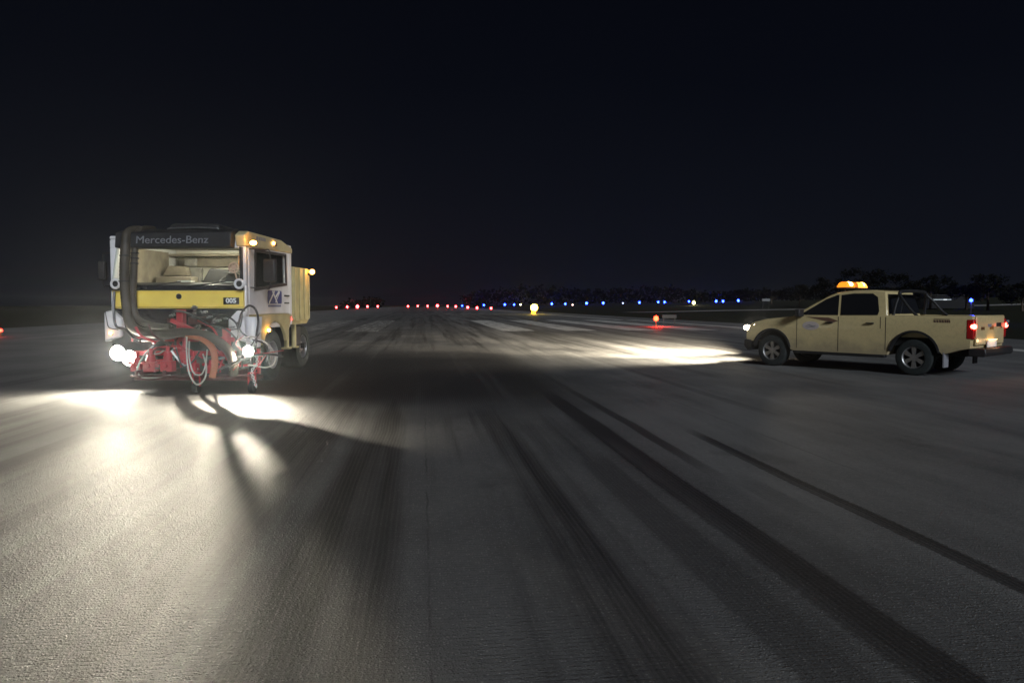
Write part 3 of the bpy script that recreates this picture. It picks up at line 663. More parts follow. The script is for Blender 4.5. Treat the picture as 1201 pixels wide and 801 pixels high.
    for i in range(16):
        rr = random.Random(i + 3); x = rr.uniform(-.62, 1.0); z = rr.uniform(.4, 1.15); y = rr.uniform(-.55, -.2)
        pts = [(x, y, z)]
        for k in range(3): x += rr.uniform(-.2, .25); z += rr.uniform(-.22, .16); y += rr.uniform(-.08, .05); pts.append((x, y, max(.38, z)))
        bm = bmesh.new(); tube(bm, pts, rr.uniform(.010, .024), seg=7, n=6); link('pipe', bm, [M['red'], M['dred'], M['steel'], M['hosed']][i % 4], t, smooth=True)
    # safety chain at the deck's outer end
    bm = bmesh.new()
    pts = spline([(1.62, -.55, .62), (1.66, -.66, .48), (1.60, -.72, .36), (1.66, -.80, .24), (1.72, -.84, .12)], 4)
    for i, p in enumerate(pts):
        torus(bm, p, .02, .006, 'y' if i % 2 else 'x', 10, 5)
    link('chain', bm, M['steel'], t)
    bm = bmesh.new(); bbox(bm, (1.60, -.50, .30), (1.64, -.44, .72)); box(bm, (1.5, -.47, .66), (.4, .03, .03), ('Y', R(20))); cyl(bm, (1.2, -.5, .42), (1.64, -.47, .46), .02, seg=8); link('chain_post', bm, M['red'], t)
    # fittings that catch the light
    for px, py, y in ((228, 361, -.2), (246, 372, -.3), (256, 376, -.32), (266, 373, -.34), (272, 384, -.36), (240, 366, -.25), (202, 370, -.25), (252, 414, -.66), (260, 420, -.7)):
        bm = bmesh.new(); c = hp(px, py, y); cyl(bm, c - Vector((.05, 0, .01)), c + Vector((.05, 0, .01)), .019, seg=8); cyl(bm, c - Vector((.015, 0, 0)), c + Vector((.015, 0, 0)), .028, seg=6)
        link('pipe_fitting', bm, M['steel'], t)
    bm = bmesh.new(); c = hp(228, 361, -.12); ball(bm, c, .045, seg=12); link('tow_knob', bm, M['steel'], t, smooth=True)
    bm = bmesh.new()
    bbox(bm, (.28, -.20, 1.12), (.62, -.06, 1.25)); link('control_box', bm, M['dred'], t, bevel=.01); bm = bmesh.new(); bbox(bm, (-.1, -.2, 1.14), (.1, -.06, 1.22))
    link('control_box', bm, M['dred'], t, bevel=.01)
    bm = bmesh.new(); c = hp(299, 388, -.15); cyl(bm, c + Vector((-.05, .05, -.28)), c + Vector((-.05, .05, .24)), .12, .15, 20); link('header_tank', bm, M['white'], t, smooth=True)
    # ---- lamps
    lit = emit('headlight_glow', (1, .94, .80), 260)
    def lamp(px, py, y, r, name='headlight', m=lit):
        c = hp(px, py, y); bm = bmesh.new(); cyl(bm, c + Vector((0, .10, 0)), c, r * .6, r, 24); torus(bm, c, r, .010, 'y', 24, 6); o = link(name, bm, M['black'], t, smooth=True)
        bm = bmesh.new(); ball(bm, c + Vector((0, -.004, 0)), r * .93, (1, .25, 1), 24); link('lens', bm, m, o, smooth=True); return c
    c1 = lamp(138, 414, -.22, .135); c2 = lamp(152, 420, -.24, .135); c3 = lamp(291.5, 412, -.66, .092)
    bm = bmesh.new(); cyl(bm, c3 + Vector((0, .09, -.02)), c3 + Vector((0, .45, -.06)), .018, seg=8); cyl(bm, c3 + Vector((0, .10, -.08)), c3 + Vector((.02, .12, -.33)), .016, seg=8); link('lamp_bracket', bm, M['black'], t)
    glare_c = lamp(266.5, 412, -.18, .03, 'glare_reflection', emit('reflected_glare', (1, .92, .85), 60))  # small glowing disc put in as a reflection of the headlight
    E = LK
    Rm = Matrix.Rotation(-A, 3, 'Z'); Li = c3 + Vector((0, -.05, 0)); Lw = tc0 + Rm @ Li
    def shade_hose(pts, r_, pre, post, nm='hydraulic_hose', mt='hosed'):  # added hoses, bent so their shadows fall on chosen ground points
        P_ = []
        for px, py, tt in pts:
            d = ray(px, py); G_ = Vector((0, 0, CAMH)) + d * (CAMH / -d.z)
            P_.append(Rm.inverted() @ (Lw + (G_ - Lw).normalized() * tt - tc0))
        bm = bmesh.new(); tube(bm, pre + P_ + post, r_, seg=10, n=8); link(nm, bm, M[mt], t, smooth=True)
    q = Li
    shade_hose([(225, 482, .40), (330, 500, .41), (430, 530, .42), (540, 560, .43), (680, 600, .44)], .0165, [q + Vector((-.55, .10, -.36)), q + Vector((-.42, -.08, -.28))], [q + Vector((.46, -.12, -.04)), q + Vector((.50, .25, -.1))])
    shade_hose([(300, 505, .36), (430, 550, .36), (505, 620, .36), (540, 720, .36), (552, 800, .36)], .0105, [q + Vector((-.30, .05, -.34)), q + Vector((-.22, -.15, -.26))], [q + Vector((.17, -.30, .08)), q + Vector((.22, -.10, .26)), q + Vector((.1, .3, .30))])
    shade_hose([(620, 478, .38), (800, 505, .38), (1000, 540, .38)], .008, [q + Vector((.1, .02, -.34)), q + Vector((.2, -.1, -.26))], [q + Vector((.48, -.02, .0)), q + Vector((.5, .3, 0))], 'red_hose', 'red')
    shade_hose([(262, 500, .34), (300, 600, .34), (322, 700, .34), (334, 800, .34)], .0065, [q + Vector((-.2, -.1, -.3))], [q + Vector((-.06, -.30, .14)), q + Vector((-.1, .1, .26))], 'red_hose', 'red')
    # beams towards the ground, wide spill, and an added narrow core aimed at the camera for halo
    for c, k, kc in ((c1, .26, .50), (c2, .20, .31), (c3, .80, .22)):
        rd = .022 if kc > .3 else .007
        spot('headlight_beam', t, c + Vector((0, -.05, 0)), c + Vector((-.75 if kc > .3 else .35, -3, -.30)), 2900 * E * k, 84, 1.0, rad=rd)
        spot('headlight_spill', t, c + Vector((0, -.05, 0)), c + Vector((-.3, -3, -.5)), 900 * E * k, 150, .8, rad=rd)
        spot('headlight_halo', t, c + Vector((0, -.06, 0)), (5.9, -12.5, 1.2), 5200 * E * kc, 22, 1.0, rad=rd)
    spot('headlight_beam', t, c2 + Vector((.0, -.06, 0)), (.5, -7.4, -.0), 70 * E, 28, 1.0, rad=.03)
    spot('headlight_beam', t, c3 + Vector((0, -.06, 0)), (1.15, -2.3, 0), 50 * E, 80, 1.0, rad=.008)
    # amber clearance lamps
    amb = emit('amber_lamp', (1, .42, .06), 55); amb2 = emit('amber_lamp_soft', (1, .45, .1), 14)
    def marker(c, r, m, sc=(1, 1, 1)):
        bm = bmesh.new(); box(bm, Vector(c) + Vector((0, .02, -r * .4)), (r * 2.2, .03, r * 1.2)); o = link('marker_light', bm, M['black'], t, bevel=.004)
        bm = bmesh.new(); ball(bm, c, r, sc, 14); link('lens', bm, m, o, smooth=True)
    c = hp(297, 285, -.06); marker(c, .05, amb, (1.2, .8, .8)); point('marker_glow', t, c + Vector((0.02, -.1, 0)), 2.5, (1, .5, .12), .04)
    marker((HW + .035, 1.25, 2.62), .05, amb2, (.5, 1.2, .7))
    marker((HW + .10, 3.30, 2.17), .05, amb); bm = bmesh.new(); bbox(bm, (HW, 3.28, 2.10), (HW + .09, 3.32, 2.15)); link('lamp_bracket', bm, M['black'], t); point('marker_glow', t, (HW + .14, 3.2, 2.15), 2.5, (1, .45, .1), .04)
    marker(hp(129.5, 391, -.16), .032, amb2); marker((HW + .03, .95, .98), .04, amb, (.6, 1.2, .8)); point('marker_glow', t, (HW + .12, .95, .98), 1.2, (1, .5, .12), .03)
    # cab interior lamp
    l = point('dome_lamp', t, (0.25, .75, 2.47), 72, (1, .93, .76), .06)
LK = 1.0
build_front()

# ================================================================ PICKUP
pk = empty('pickup_truck', (7.93, 17.0, 0), rz=R(130))
tag(pk, 'muddy yellow double-cab pickup truck with amber roof light bar, seen side-on', 'pickup truck')
def skin_profile(bm, outline, slices):
    """outline(y) -> list of (x,z), same count for every slice; slices = list of y"""
    rings = [[bm.verts.new((x, y, z)) for x, z in outline(y)] for y in slices]
    n = len(rings[0])
    for a, b in zip(rings, rings[1:]):
        for i in range(n):
            j = (i + 1) % n; bm.faces.new((a[i], a[j], b[j], b[i]))
    bm.faces.new(rings[0][::-1]); bm.faces.new(rings[-1])
def build_pickup():
    p = pk; WH = .925
    def body(y):
        k = abs(y) / WH; sh = .045 if k > .995 else (.015 if k > .965 else 0)
        ins = abs(y) < .795
        bz = .78 if ins else 1.235 - sh
        fx = .20 * k ** 3; zf = .0
        o = [(-2.80 + .03 * k, .60), (-2.82 + .03 * k, .95), (-2.80, 1.24 - sh), (-2.73, 1.24 - sh), (-2.73, bz), (-1.06, bz), (-1.06, 1.235 - sh),
             (.2, 1.215 - sh), (.98, 1.20 - sh), (1.25, 1.17 - sh * 1.2 + .02 * (1 - k)), (1.75, 1.12 - sh * 1.4 + .02 * (1 - k)), (2.15 - fx * .4, 1.05 - sh * 1.5), (2.38 - fx, .96 - sh), (2.46 - fx, .80), (2.47 - fx, .66),
             (2.46 - fx, .60), (2.12, .58)]
        o += [(1.6 + .49 * math.cos(R(a)), .40 + .49 * math.sin(R(a))) for a in range(22, 159, 17)]
        o += [(1.11, .42), (1.05, .40), (-1.08, .40)]
        o += [(-1.6 + .50 * math.cos(R(a)), .42 + .50 * math.sin(R(a))) for a in range(12, 169, 17)]
        o += [(-2.15, .46), (-2.55, .56)]
        if k > .93: o = [(x, z) for x, z in o]
        return o
    sl = [-.925, -.905, -.86, -.80, -.79, -.45, 0, .45, .79, .80, .86, .905, .925]
    bm = bmesh.new(); skin_profile(bm, body, sl)
    link('body', bm, M['pick'], p, smooth=True, sharp=42)
    # greenhouse
    def hwz(z): return .875 - (z - 1.19) * .36
    def cab(bm, pts, off=0):
        A_ = [bm.verts.new((x, hwz(z) + off, z)) for x, z in pts]; B_ = [bm.verts.new((x, -hwz(z) - off, z)) for x, z in pts]
        bm.faces.new(A_); bm.faces.new(B_[::-1]); n = len(pts)
        for i in range(n): j = (i + 1) % n; bm.faces.new((A_[i], B_[i], B_[j], A_[j]))
    bm = bmesh.new(); cab(bm, [(1.12, 1.185), (.60, 1.50), (.28, 1.675), (.10, 1.735), (-.25, 1.775), (-.70, 1.775), (-.93, 1.745), (-1.05, 1.20)])
    link('roof', bm, M['pick'], p, bevel=.03)
    # windows on both sides, set proud by 4 mm
    for s in (1, -1):
        def side(pts, d0, d1, nm, mt):
            bm = bmesh.new(); A_ = [bm.verts.new((x, s * (hwz(z) + d0), z)) for x, z in pts]; B_ = [bm.verts.new((x, s * (hwz(z) + d1), z)) for x, z in pts]
            bm.faces.new(A_); bm.faces.new(B_[::-1])
            for i in range(len(pts)): j = (i + 1) % len(pts); bm.faces.new((A_[i], B_[i], B_[j], A_[j]))
            return link(nm, bm, mt, p)
        side([(.90, 1.225), (.86, 1.26), (.36, 1.58), (.12, 1.675), (.075, 1.675), (.02, 1.225)], -.002, .006, 'window', M['dglass'])
        side([(-.035, 1.225), (.02, 1.675), (-.25, 1.705), (-.66, 1.70), (-.78, 1.62), (-.86, 1.32), (-.84, 1.235)], -.002, .006, 'window', M['dglass'])
        # door seams and handles
        for (x, z0, z1) in ((.96, .46, 1.18), (-.02, .43, 1.19), (-.93, .95, 1.2), (-1.04, .5, 1.20)):
            bm = bmesh.new(); bbox(bm, (x - .006, min(s * .915, s * .9275), z0), (x + .006, max(s * .915, s * .9275), z1))
            link('door_seam', bm, M['under'], p)
        for x in (-.80, .10):
            bm = bmesh.new(); bbox(bm, (x, min(s * .92, s * .965), 1.045), (x + .17, max(s * .92, s * .965), 1.075)); link('door_handle', bm, M['black'], p, bevel=.01)
        # arch trims, sill
        for cx, cz, rr in ((1.6, .40, .49), (-1.6, .42, .50)):
            bm = bmesh.new(); n = 18; v = []
            for k in range(n + 1):
                a = R(8 + 164 * k / n); q = []
                for r_, yy in ((rr - .03, .80), (rr - .03, .945), (rr + .008, .942), (rr + .014, .915)):
                    q.append(bm.verts.new((cx + r_ * math.cos(a), s * yy, cz + r_ * math.sin(a))))
                v.append(q)
            for a_, b_ in zip(v, v[1:]):
                for i in range(3): bm.faces.new((a_[i], a_[i + 1], b_[i + 1], b_[i]))
            link('wheel_arch', bm, M['black'], p, smooth=True)
        bm = bmesh.new(); bbox(bm, (-1.03, min(s * .80, s * .93), .335), (1.02, max(s * .80, s * .93), .398)); link('side_step', bm, M['black'], p, bevel=.015)
        # mirror
        bm = bmesh.new(); box(bm, (.84, s * 1.04, 1.27), (.12, .22, .17)); bbox(bm, (.82, min(s * .86, s * .97), 1.22), (.87, max(s * .86, s * .97), 1.26)); link('mirror', bm, M['black'], p, bevel=.03)
        # mud flaps
        bm = bmesh.new(); bbox(bm, (-2.19, min(s * .70, s * .93), .20), (-2.165, max(s * .70, s * .93), .50)); link('mud_flap', bm, M['grey'] if s > 0 else M['black'], p)
        # headlight
        bm = bmesh.new(); c = [(2.40, .72), (2.34, .90), (2.14, .915), (2.30, .915)]
        vts = [(2.20, .70, .93), (2.02, .925, .985), (2.24, .895, .83), (2.42, .62, .82), (2.36, .64, .95)]
        f1 = [bm.verts.new((x + .03, s * (y + .012), z)) for x, y, z in vts]; f2 = [bm.verts.new((x - .1, s * (y - .1), z)) for x, y, z in vts]
        bm.faces.new(f1); bm.faces.new(f2[::-1])
        for i in range(5): j = (i + 1) % 5; bm.faces.new((f1[i], f2[i], f2[j], f1[j]))
        link('headlight', bm, emit('pickup_headlight', (1, .80, .55), 22), p, bevel=.012)
        bm = bmesh.new(); ball(bm, (2.33, s * .80, .895), .085, (1, 1, .7), 14); link('headlamp_bulb', bm, emit('headlamp_bulb', (1, .84, .62), 60), p, smooth=True)
        if s > 0: spot('headlight_halo', p, (2.38, .90, .90), (-7.9, 12.1, 1.4), 700, 24, 1.0, (1, .85, .65), .04)  # added spot facing the camera to raise a halo in the haze
        # tail light
        bm = bmesh.new(); bbox(bm, (-2.835, min(s * .80, s * .932), .78), (-2.70, max(s * .80, s * .932), 1.17)); tl_ = link('tail_light', bm, mat('tail_lens_red', (.35, .01, .01), .2, coat=.5), p, bevel=.02)
        bm = bmesh.new(); ball(bm, (-2.69, s * .905, 1.03), .062, (1, .7, .9), 14); link('bulb', bm, emit('tail_bulb', (1, .05, .035), 30), tl_, smooth=True)
        point('tail_glow', p, (-2.92, s * .93, 1.03), .25, (1, .06, .04), .04)
    # faint door emblem (near side): pale patch with a dark oval swoosh
    bm = bmesh.new(); prism(bm, [(.62 + .20 * math.cos(R(a)), .98 + .10 * math.sin(R(a))) for a in range(0, 360, 20)], 'y', .925, .929); em = link('door_emblem', bm, mat('pale_decal', (.50, .44, .42), .5), p)
    bm = bmesh.new()
    tube(bm, [(.74, .931, .96), (.66, .931, 1.0), (.58, .931, .97), (.50, .931, .985)], .007, seg=5); tube(bm, [(.72, .931, .93), (.62, .931, .955), (.52, .931, .94)], .005, seg=5); link('emblem_mark', bm, M['grey'], em)
    bm = bmesh.new(); prism(bm, [(.42, 1.12), (.1, 1.06), (-.02, 1.10), (.2, 1.17), (.75, 1.185)], 'y', .9255, .9285); link('decal', bm, mat('brown_decal', (.14, .075, .05), .5), p)
    bm = bmesh.new()
    for k in range(7): prism(bm, [(-2.32 - .0 + .05 * k, 1.10), (-2.285 + .05 * k, 1.10), (-2.275 + .05 * k, 1.15), (-2.31 + .05 * k, 1.15)], 'y', .9255, .9285)
    bbox(bm, (-2.30, .9255, 1.16), (-1.98, .9285, 1.172)); link('bed_decal', bm, mat('brown_decal', (.12, .07, .05), .5), p)
    # windscreen and back window
    def pane(nm, x0, z0, x1, z1, off, m=M['dglass']):
        bm = bmesh.new(); n = Vector((z1 - z0, 0, -(x1 - x0))).normalized() * off
        q = []
        for k in (0, .3):
            for x, z, sg in ((x0, z0, 1), (x0, z0, -1), (x1, z1, -1), (x1, z1, 1)):
                q.append(bm.verts.new((x + n.x * (1 - k), sg * (hwz(z) - .06), z + n.z * (1 - k))))
        bm.faces.new(q[:4]); bm.faces.new(q[4:][::-1])
        for i in range(4): j = (i + 1) % 4; bm.faces.new((q[i], q[i + 4], q[j + 4], q[j]))
        link(nm, bm, m, p)
    pane('windscreen', 1.06, 1.225, .31, 1.662, .012)
    pane('rear_window', -1.045, 1.26, -.945, 1.68, -.014)
    # front: black bumper lower, grille
    bm = bmesh.new()
    def bl(y):
        k = abs(y) / .93; f = .20 * k ** 3
        return [(2.13, .36), (2.13, .60), (2.46 - f, .62), (2.52 - f, .60), (2.53 - f, .46), (2.44 - f, .36)]
    skin_profile(bm, bl, [-.93, -.85, -.7, -.4, 0, .4, .7, .85, .93]); link('front_bumper', bm, M['black'], p, smooth=True)
    bm = bmesh.new()
    for z in (.68, .74, .80, .86): bbox(bm, (2.40, -.55, z), (2.49, .55, z + .03))
    link('grille', bm, M['black'], p)
    # tailgate, plate, step bumper
    bm = bmesh.new(); bbox(bm, (-2.838, -.785, .66), (-2.80, .785, 1.225)); tg = link('tailgate', bm, M['pick'], p, bevel=.015)
    bm = bmesh.new(); bbox(bm, (-2.852, -.12, 1.02), (-2.838, .12, 1.10)); link('tailgate_handle', bm, M['black'], tg, bevel=.01)
    bm = bmesh.new()
    for (y, z, a_, b_) in ((-.55, 1.12, .16, .02), (-.55, 1.06, .1, .02), (.5, 1.05, .2, .03)): bbox(bm, (-2.8425, y - a_ / 2, z - b_), (-2.8385, y + a_ / 2, z + b_))
    link('tailgate_letters', bm, M['grey'], tg)
    bm = bmesh.new(); prism(bm, [(-2.82, .60), (-3.0, .60), (-3.02, .50), (-2.98, .44), (-2.7, .44), (-2.7, .60)], 'y', -.80, .80); rb = link('rear_bumper', bm, M['black'], p, bevel=.02)
    bm = bmesh.new(); bbox(bm, (-2.87, -.26, .61), (-2.855, .26, .74)); link('licence_plate', bm, M['lettw'], p)
    bm = bmesh.new(); bbox(bm, (-2.90, -.2, .752), (-2.86, .2, .764)); link('plate_lamp', bm, emit('plate_lamp', (1, .55, .22), 6), p)
    point('plate_glow', p, (-2.95, 0, .72), 1.2, (1, .55, .25), .03)
    # sports bar behind the cab
    bm = bmesh.new()
    for s in (1, -1):
        tube(bm, [(-1.62, s * .80, 1.22), (-1.5, s * .79, 1.33), (-1.32, s * .76, 1.55), (-1.22, s * .70, 1.66)], .028, seg=10)
        tube(bm, [(-1.14, s * .80, 1.24), (-1.18, s * .76, 1.5), (-1.22, s * .70, 1.66)], .027, seg=10)
    tube(bm, [(-1.22, .70, 1.66), (-1.20, .6, 1.73), (-1.20, 0, 1.75), (-1.20, -.6, 1.73), (-1.22, -.70, 1.66)], .036, seg=10)
    link('sports_bar', bm, M['black'], p, smooth=True)
    # amber light bar: stands, two lens blocks
    pass
    lb = empty('light_bar', (.12, 0, 1.79)); lb.parent = p
    bm = bmesh.new(); bbox(bm, (-.11, -.52, .03), (.11, .52, .06)); bbox(bm, (-.04, -.45, -.06), (.04, -.38, .03)); bbox(bm, (-.04, .38, -.06), (.04, .45, .03)); link('bar_base', bm, M['black'], lb, bevel=.01)
    for (y0, y1, st, cc) in ((.09, .54, 1.5, (1, .26, .015)), (-.06, .06, .5, (1, .26, .02)), (-.54, -.09, 2.6, (1, .42, .06))):
        e_ = .09 if abs(y0 + y1) > .1 else 0
        q = [(-.12, .06), (.12, .06), (.10, .15), (.06, .185), (-.06, .185), (-.10, .15)]
        bm = bmesh.new(); ya = [y0, y1]
        A_ = [bm.verts.new((x, y0 + (e_ * (z - .06) / .12 if y0 < -.3 else 0), z)) for x, z in q]; B_ = [bm.verts.new((x, y1 - (e_ * (z - .06) / .12 if y1 > .3 else 0), z)) for x, z in q]
        bm.faces.new(A_); bm.faces.new(B_[::-1])
        for i in range(6): j = (i + 1) % 6; bm.faces.new((A_[i], B_[i], B_[j], A_[j]))
        ln = link('amber_lens', bm, emit('amber_beacon', cc, st), lb, bevel=.02)
        if e_:
            bm = bmesh.new(); ball(bm, (-.03, (y0 + y1) / 2 - .03, .125), .105, (1, 1.25 if y0 > 0 else .5, .62), 16); link('bulb', bm, emit('beacon_bulb', (1, .62, .16), 22 if y0 > 0 else 8), ln, smooth=True)
    bm = bmesh.new(); ball(bm, (0, .26, .11), .055, seg=12); bm.free()
    point('beacon_glow', p, (.35, .35, 2.0), 4, (1, .45, .08), .06)
    # underbody
    bm = bmesh.new(); bbox(bm, (-2.6, -.62, .42), (2.2, .62, .70)); bbox(bm, (-2.05, -.78, .60), (-1.15, .78, .95)); bbox(bm, (1.12, -.78, .60), (2.08, .78, .95))
    cyl(bm, (1.6, -.75, .37), (1.6, .75, .37), .045); cyl(bm, (-1.6, -.75, .37), (-1.6, .75, .37), .055); ball(bm, (-1.6, 0, .37), .15)
    link('underbody', bm, M['under'], p)
    for x in (1.6, -1.6):
        for s in (1, -1): wheel(p, (x, s * .79, .37), .37, .25, .225, s, axis='y')
    # beams
    for s in (1, -1):
        for yaw, en, sz in (((-36, 38000, 40), (-22, 46000, 40), (2, 21000, 44)) if s > 0 else ((-30, 42000, 40), (-12, 33000, 42), (24, 11000, 50))):
            a_ = R(yaw); spot('low_beam', p, (2.52, s * .68, .88), (2.52 + 20 * math.cos(a_), s * .68 + 20 * math.sin(a_), .30), en, sz, 1.0, (1, .86, .64), .05)
        spot('low_beam', p, (2.52, s * .68, .88), (16, s * .8 + 5.5, .3), 3000, 120, 1.0, (1, .88, .68), .05)
    for ch in p.children:                       # tail pulled in to the real overhang
        if ch.type == 'MESH' and ch.location.length == 0:
            for v in ch.data.vertices:
                if v.co.x < -2.2: v.co.x += .13 * sm(-2.2, -2.7, v.co.x) if False else .13 * min(1, (-2.2 - v.co.x) / .45)
build_pickup()
# wheel() orients rims along local x; for the pickup local x is rotated to the vehicle's y

# ================================================================ runway lights
rnd_l = random.Random(2)
base_m = mat('lamp_base_yellow', (.05, .035, .01), .6); stem_m = mat('lamp_stem', (.02, .02, .02), .6)
def make_lamp(name, col, strength, r):
    root = empty(name)
    bm = bmesh.new(); cyl(bm, (0, 0, 0), (0, 0, .05), .16, .14, 14); cyl(bm, (0, 0, .05), (0, 0, .30), .035, seg=8); cyl(bm, (0, 0, .29), (0, 0, .34), .07, seg=12); link('base', bm, base_m, root)
    bm = bmesh.new(); ball(bm, (0, 0, .34 + r * .8), r, (1, 1, 1.1), 12); link('lens', bm, emit(name + '_lens', col, strength), root, smooth=True)
    return root
def copy_tree(o, parent=None):
    c = o.copy(); C.objects.link(c)
    if parent: c.parent = parent
    for ch in o.children: copy_tree(ch, c)
    return c
ORD = ['first', 'second', 'third', 'fourth', 'fifth', 'sixth', 'seventh', 'eighth', 'ninth', 'tenth', 'eleventh', 'twelfth', 'thirteenth', 'fourteenth', 'fifteenth']
def place_row(proto, items, group, cat, labels, zoff=.45):
    for i, (it, lab) in enumerate(zip(items, labels)):
        px, py, Y = it[:3]; sc = it[3] if len(it) > 3 else 1
        o = proto if i == 0 else copy_tree(proto)
        P = at(px, py, Y); g = max(0, terrain(P.x, Y))
        h = max(.3, P.z - g)
        o.location = (P.x, Y, g); o.scale = (sc, sc, h / .45)
        lens = [c for c in o.children if c.name.startswith('lens')][0]
        lens.scale = (1, 1, sc * .45 / h); lens.location = (0, 0, .45 - .45 * sc * .45 / h)
        tag(o, lab, cat, group)
        gl = bpy.data.lights.new('lamp_light', 'POINT'); gl.color = (.06, .10, 1) if 'taxi' in cat else (1, .06, .05); gl.energy = (160 if 'taxi' in cat else 40) * sc ** 3 * rnd_l.uniform(.5, 1.3); gl.shadow_soft_size = .05
        go = bpy.data.objects.new('lamp_light', gl); C.objects.link(go); go.location = (P.x, Y - .45 * sc, P.z + .05)

redp = make_lamp('runway_light', (1, .035, .04), 50, .29)
redL = [(394.5, 361, 250), (407.3, 360.5, 250, 1.15), (419.2, 360.3, 250, 1.7), (431, 360, 250, 1.1), (443, 359.8, 250)]
redR = [(478.5, 359.6, 260), (490, 359.4, 260), (501.5, 359.4, 260), (513, 359.3, 260, 1.5), (525, 359.6, 250), (534.5, 360, 245, 1.1), (548.5, 361, 240, 1.2), (559.5, 361.6, 235, 1.2), (576, 362, 230, 1.1)]
labs = ['%s red runway end light from the left in the row of five nearest the truck' % ORD[i] for i in range(5)]
labs += ['%s red runway end light from the left in the row of nine at mid-picture' % ORD[i] for i in range(9)]
place_row(redp, redL + redR, 'red runway end lights', 'runway light', labs)
bluep = make_lamp('taxiway_light', (.012, .035, 1), 60, .33)
blue = [(542, 359, 300, .8), (567.5, 358.3, 300), (592, 357.8, 300, 1.1), (603, 357.8, 300, .9), (647.2, 357, 280, 1.1), (663, 357, 280), (688, 356.3, 270, 1.2), (707.5, 356, 265, 1.15),
        (750, 355.4, 255, 1.0), (772, 354.8, 250, .9), (779.5, 354.8, 250, .9), (808, 354, 245, .8), (840, 353.8, 240, 1.0), (848, 354, 240, 1.0), (866, 353.2, 235, 1.1)]
place_row(bluep, blue, 'blue taxiway edge lights', 'taxiway light', ['%s blue taxiway light from the left in the long row left of the pickup' % ORD[i] for i in range(15)])
def single(name, px, py, Y, col, st, r, label, cat, glow=0, group=None):
    o = make_lamp(name, col, st, r); P = at(px, py, Y); g = max(0, terrain(P.x, Y)); h = max(.2, P.z - g)
    o.location = (P.x, Y, g); k = h / (.34 + r * .8)
    for c in o.children:
        if c.name.startswith('base'): c.scale = (1, 1, (h - r) / .34 if h > r else .2)
        else: c.location = (0, 0, h - (.34 + r * .8))
    tag(o, label, cat, group)
    if glow: point(name + '_glow', o, (0, -.4, h), glow, col, .1)
    return o
single('taxiway_light', 1139, 352.3, 60, (.012, .03, 1), 40, .13, 'single bright blue taxiway light beyond the pickup bed', 'taxiway light', 90)
single('hazard_light', 769.5, 373.6, 50, (1, .018, .006), 36, .17, 'low orange-red hazard lamp on the ground between beam and pickup', 'hazard light', 160)
single('hazard_light', 1, 387.5, 34, (1, .02, .01), 25, .07, 'red lamp at the far left edge of the picture', 'hazard light', 20)
single('hazard_light', 625.8, 366.5, 118, (1, .28, .01), 12, .36, 'orange glow put in as the reflection just under the large yellow floodlight', 'hazard light', 25)  # glowing ball painting the floodlight's orange reflection, not a separate lamp
# big yellow work floodlight on a mast, smaller yellow one, pale ones
def flood(px, py, Y, r, col, st, label, glow):
    P = at(px, py, Y); g = max(0, terrain(P.x, Y)); o = empty('floodlight', (P.x, Y, g)); h = P.z - g
    bm = bmesh.new(); cyl(bm, (0, .1, 0), (0, .1, h), .05, seg=8)
    for a in (90, 210, 330): cyl(bm, (0, .1, h * .4), (.5 * math.cos(R(a)), .1 + .5 * math.sin(R(a)), 0), .02, seg=6)
    link('mast', bm, stem_m, o)
    bm = bmesh.new(); cyl(bm, (0, .1, h), (0, -.05, h), r * .8, r, 16); link('housing', bm, stem_m, o)
    bm = bmesh.new(); ball(bm, (0, -.07, h), r * .95, (1, .3, 1), 16); link('lens', bm, emit('floodlight_lens', col, st), o, smooth=True)
    if glow: point('flood_glow', o, (0, -.6, h), glow, col, .15)
    tag(o, label, 'floodlight')
flood(626.5, 360.8, 118, .6, (1, .72, .07), 26, 'large bright yellow floodlight standing beyond the runway marking stripes', 300)
flood(813.5, 355.3, 200, .42, (1, .88, .35), 22, 'small yellow floodlight at the end of the blue light row', 400)
flood(610.5, 357.3, 260, .3, (1, .95, .6), 8, 'tiny pale floodlight just left of the large yellow one', 0)
flood(671.5, 357.6, 250, .28, (1, .62, .5), 6, 'tiny pinkish floodlight between blue lamps right of the yellow one', 0)
flood(730.5, 355.6, 240, .28, (.5, .6, 1), 3, 'faint bluish-white floodlight between blue lamps', 0)

# sign boards, dimly seen
def board(name, px, py, Y, wd, ht, label, m):
    P = at(px, py, Y); g = max(0, terrain(P.x, Y)); o = empty(name, (P.x, Y, g)); h = P.z - g
    bm = bmesh.new(); bbox(bm, (-wd / 2, -.05, h - ht / 2), (wd / 2, .05, h + ht / 2)); link('panel', bm, m, o, bevel=.02)
    bm = bmesh.new()
    for s in (-1, 1): bbox(bm, (s * wd * .38 - .03, -.03, 0), (s * wd * .38 + .03, .03, h - ht / 2))
    link('post', bm, stem_m, o); tag(o, label, 'sign')
pale = mat('pale_board', (.16, .16, .16), .5); redb = mat('dim_board', (.02, .02, .02), .6)
board('guidance_sign', 785, 371.3, 56, 1.1, .28, 'low dim board standing just right of the orange-red hazard lamp', redb)
board('guidance_sign', 898.5, 351.8, 150, 1.6, .5, 'small pale board in front of the trees left of the pickup roof', pale)

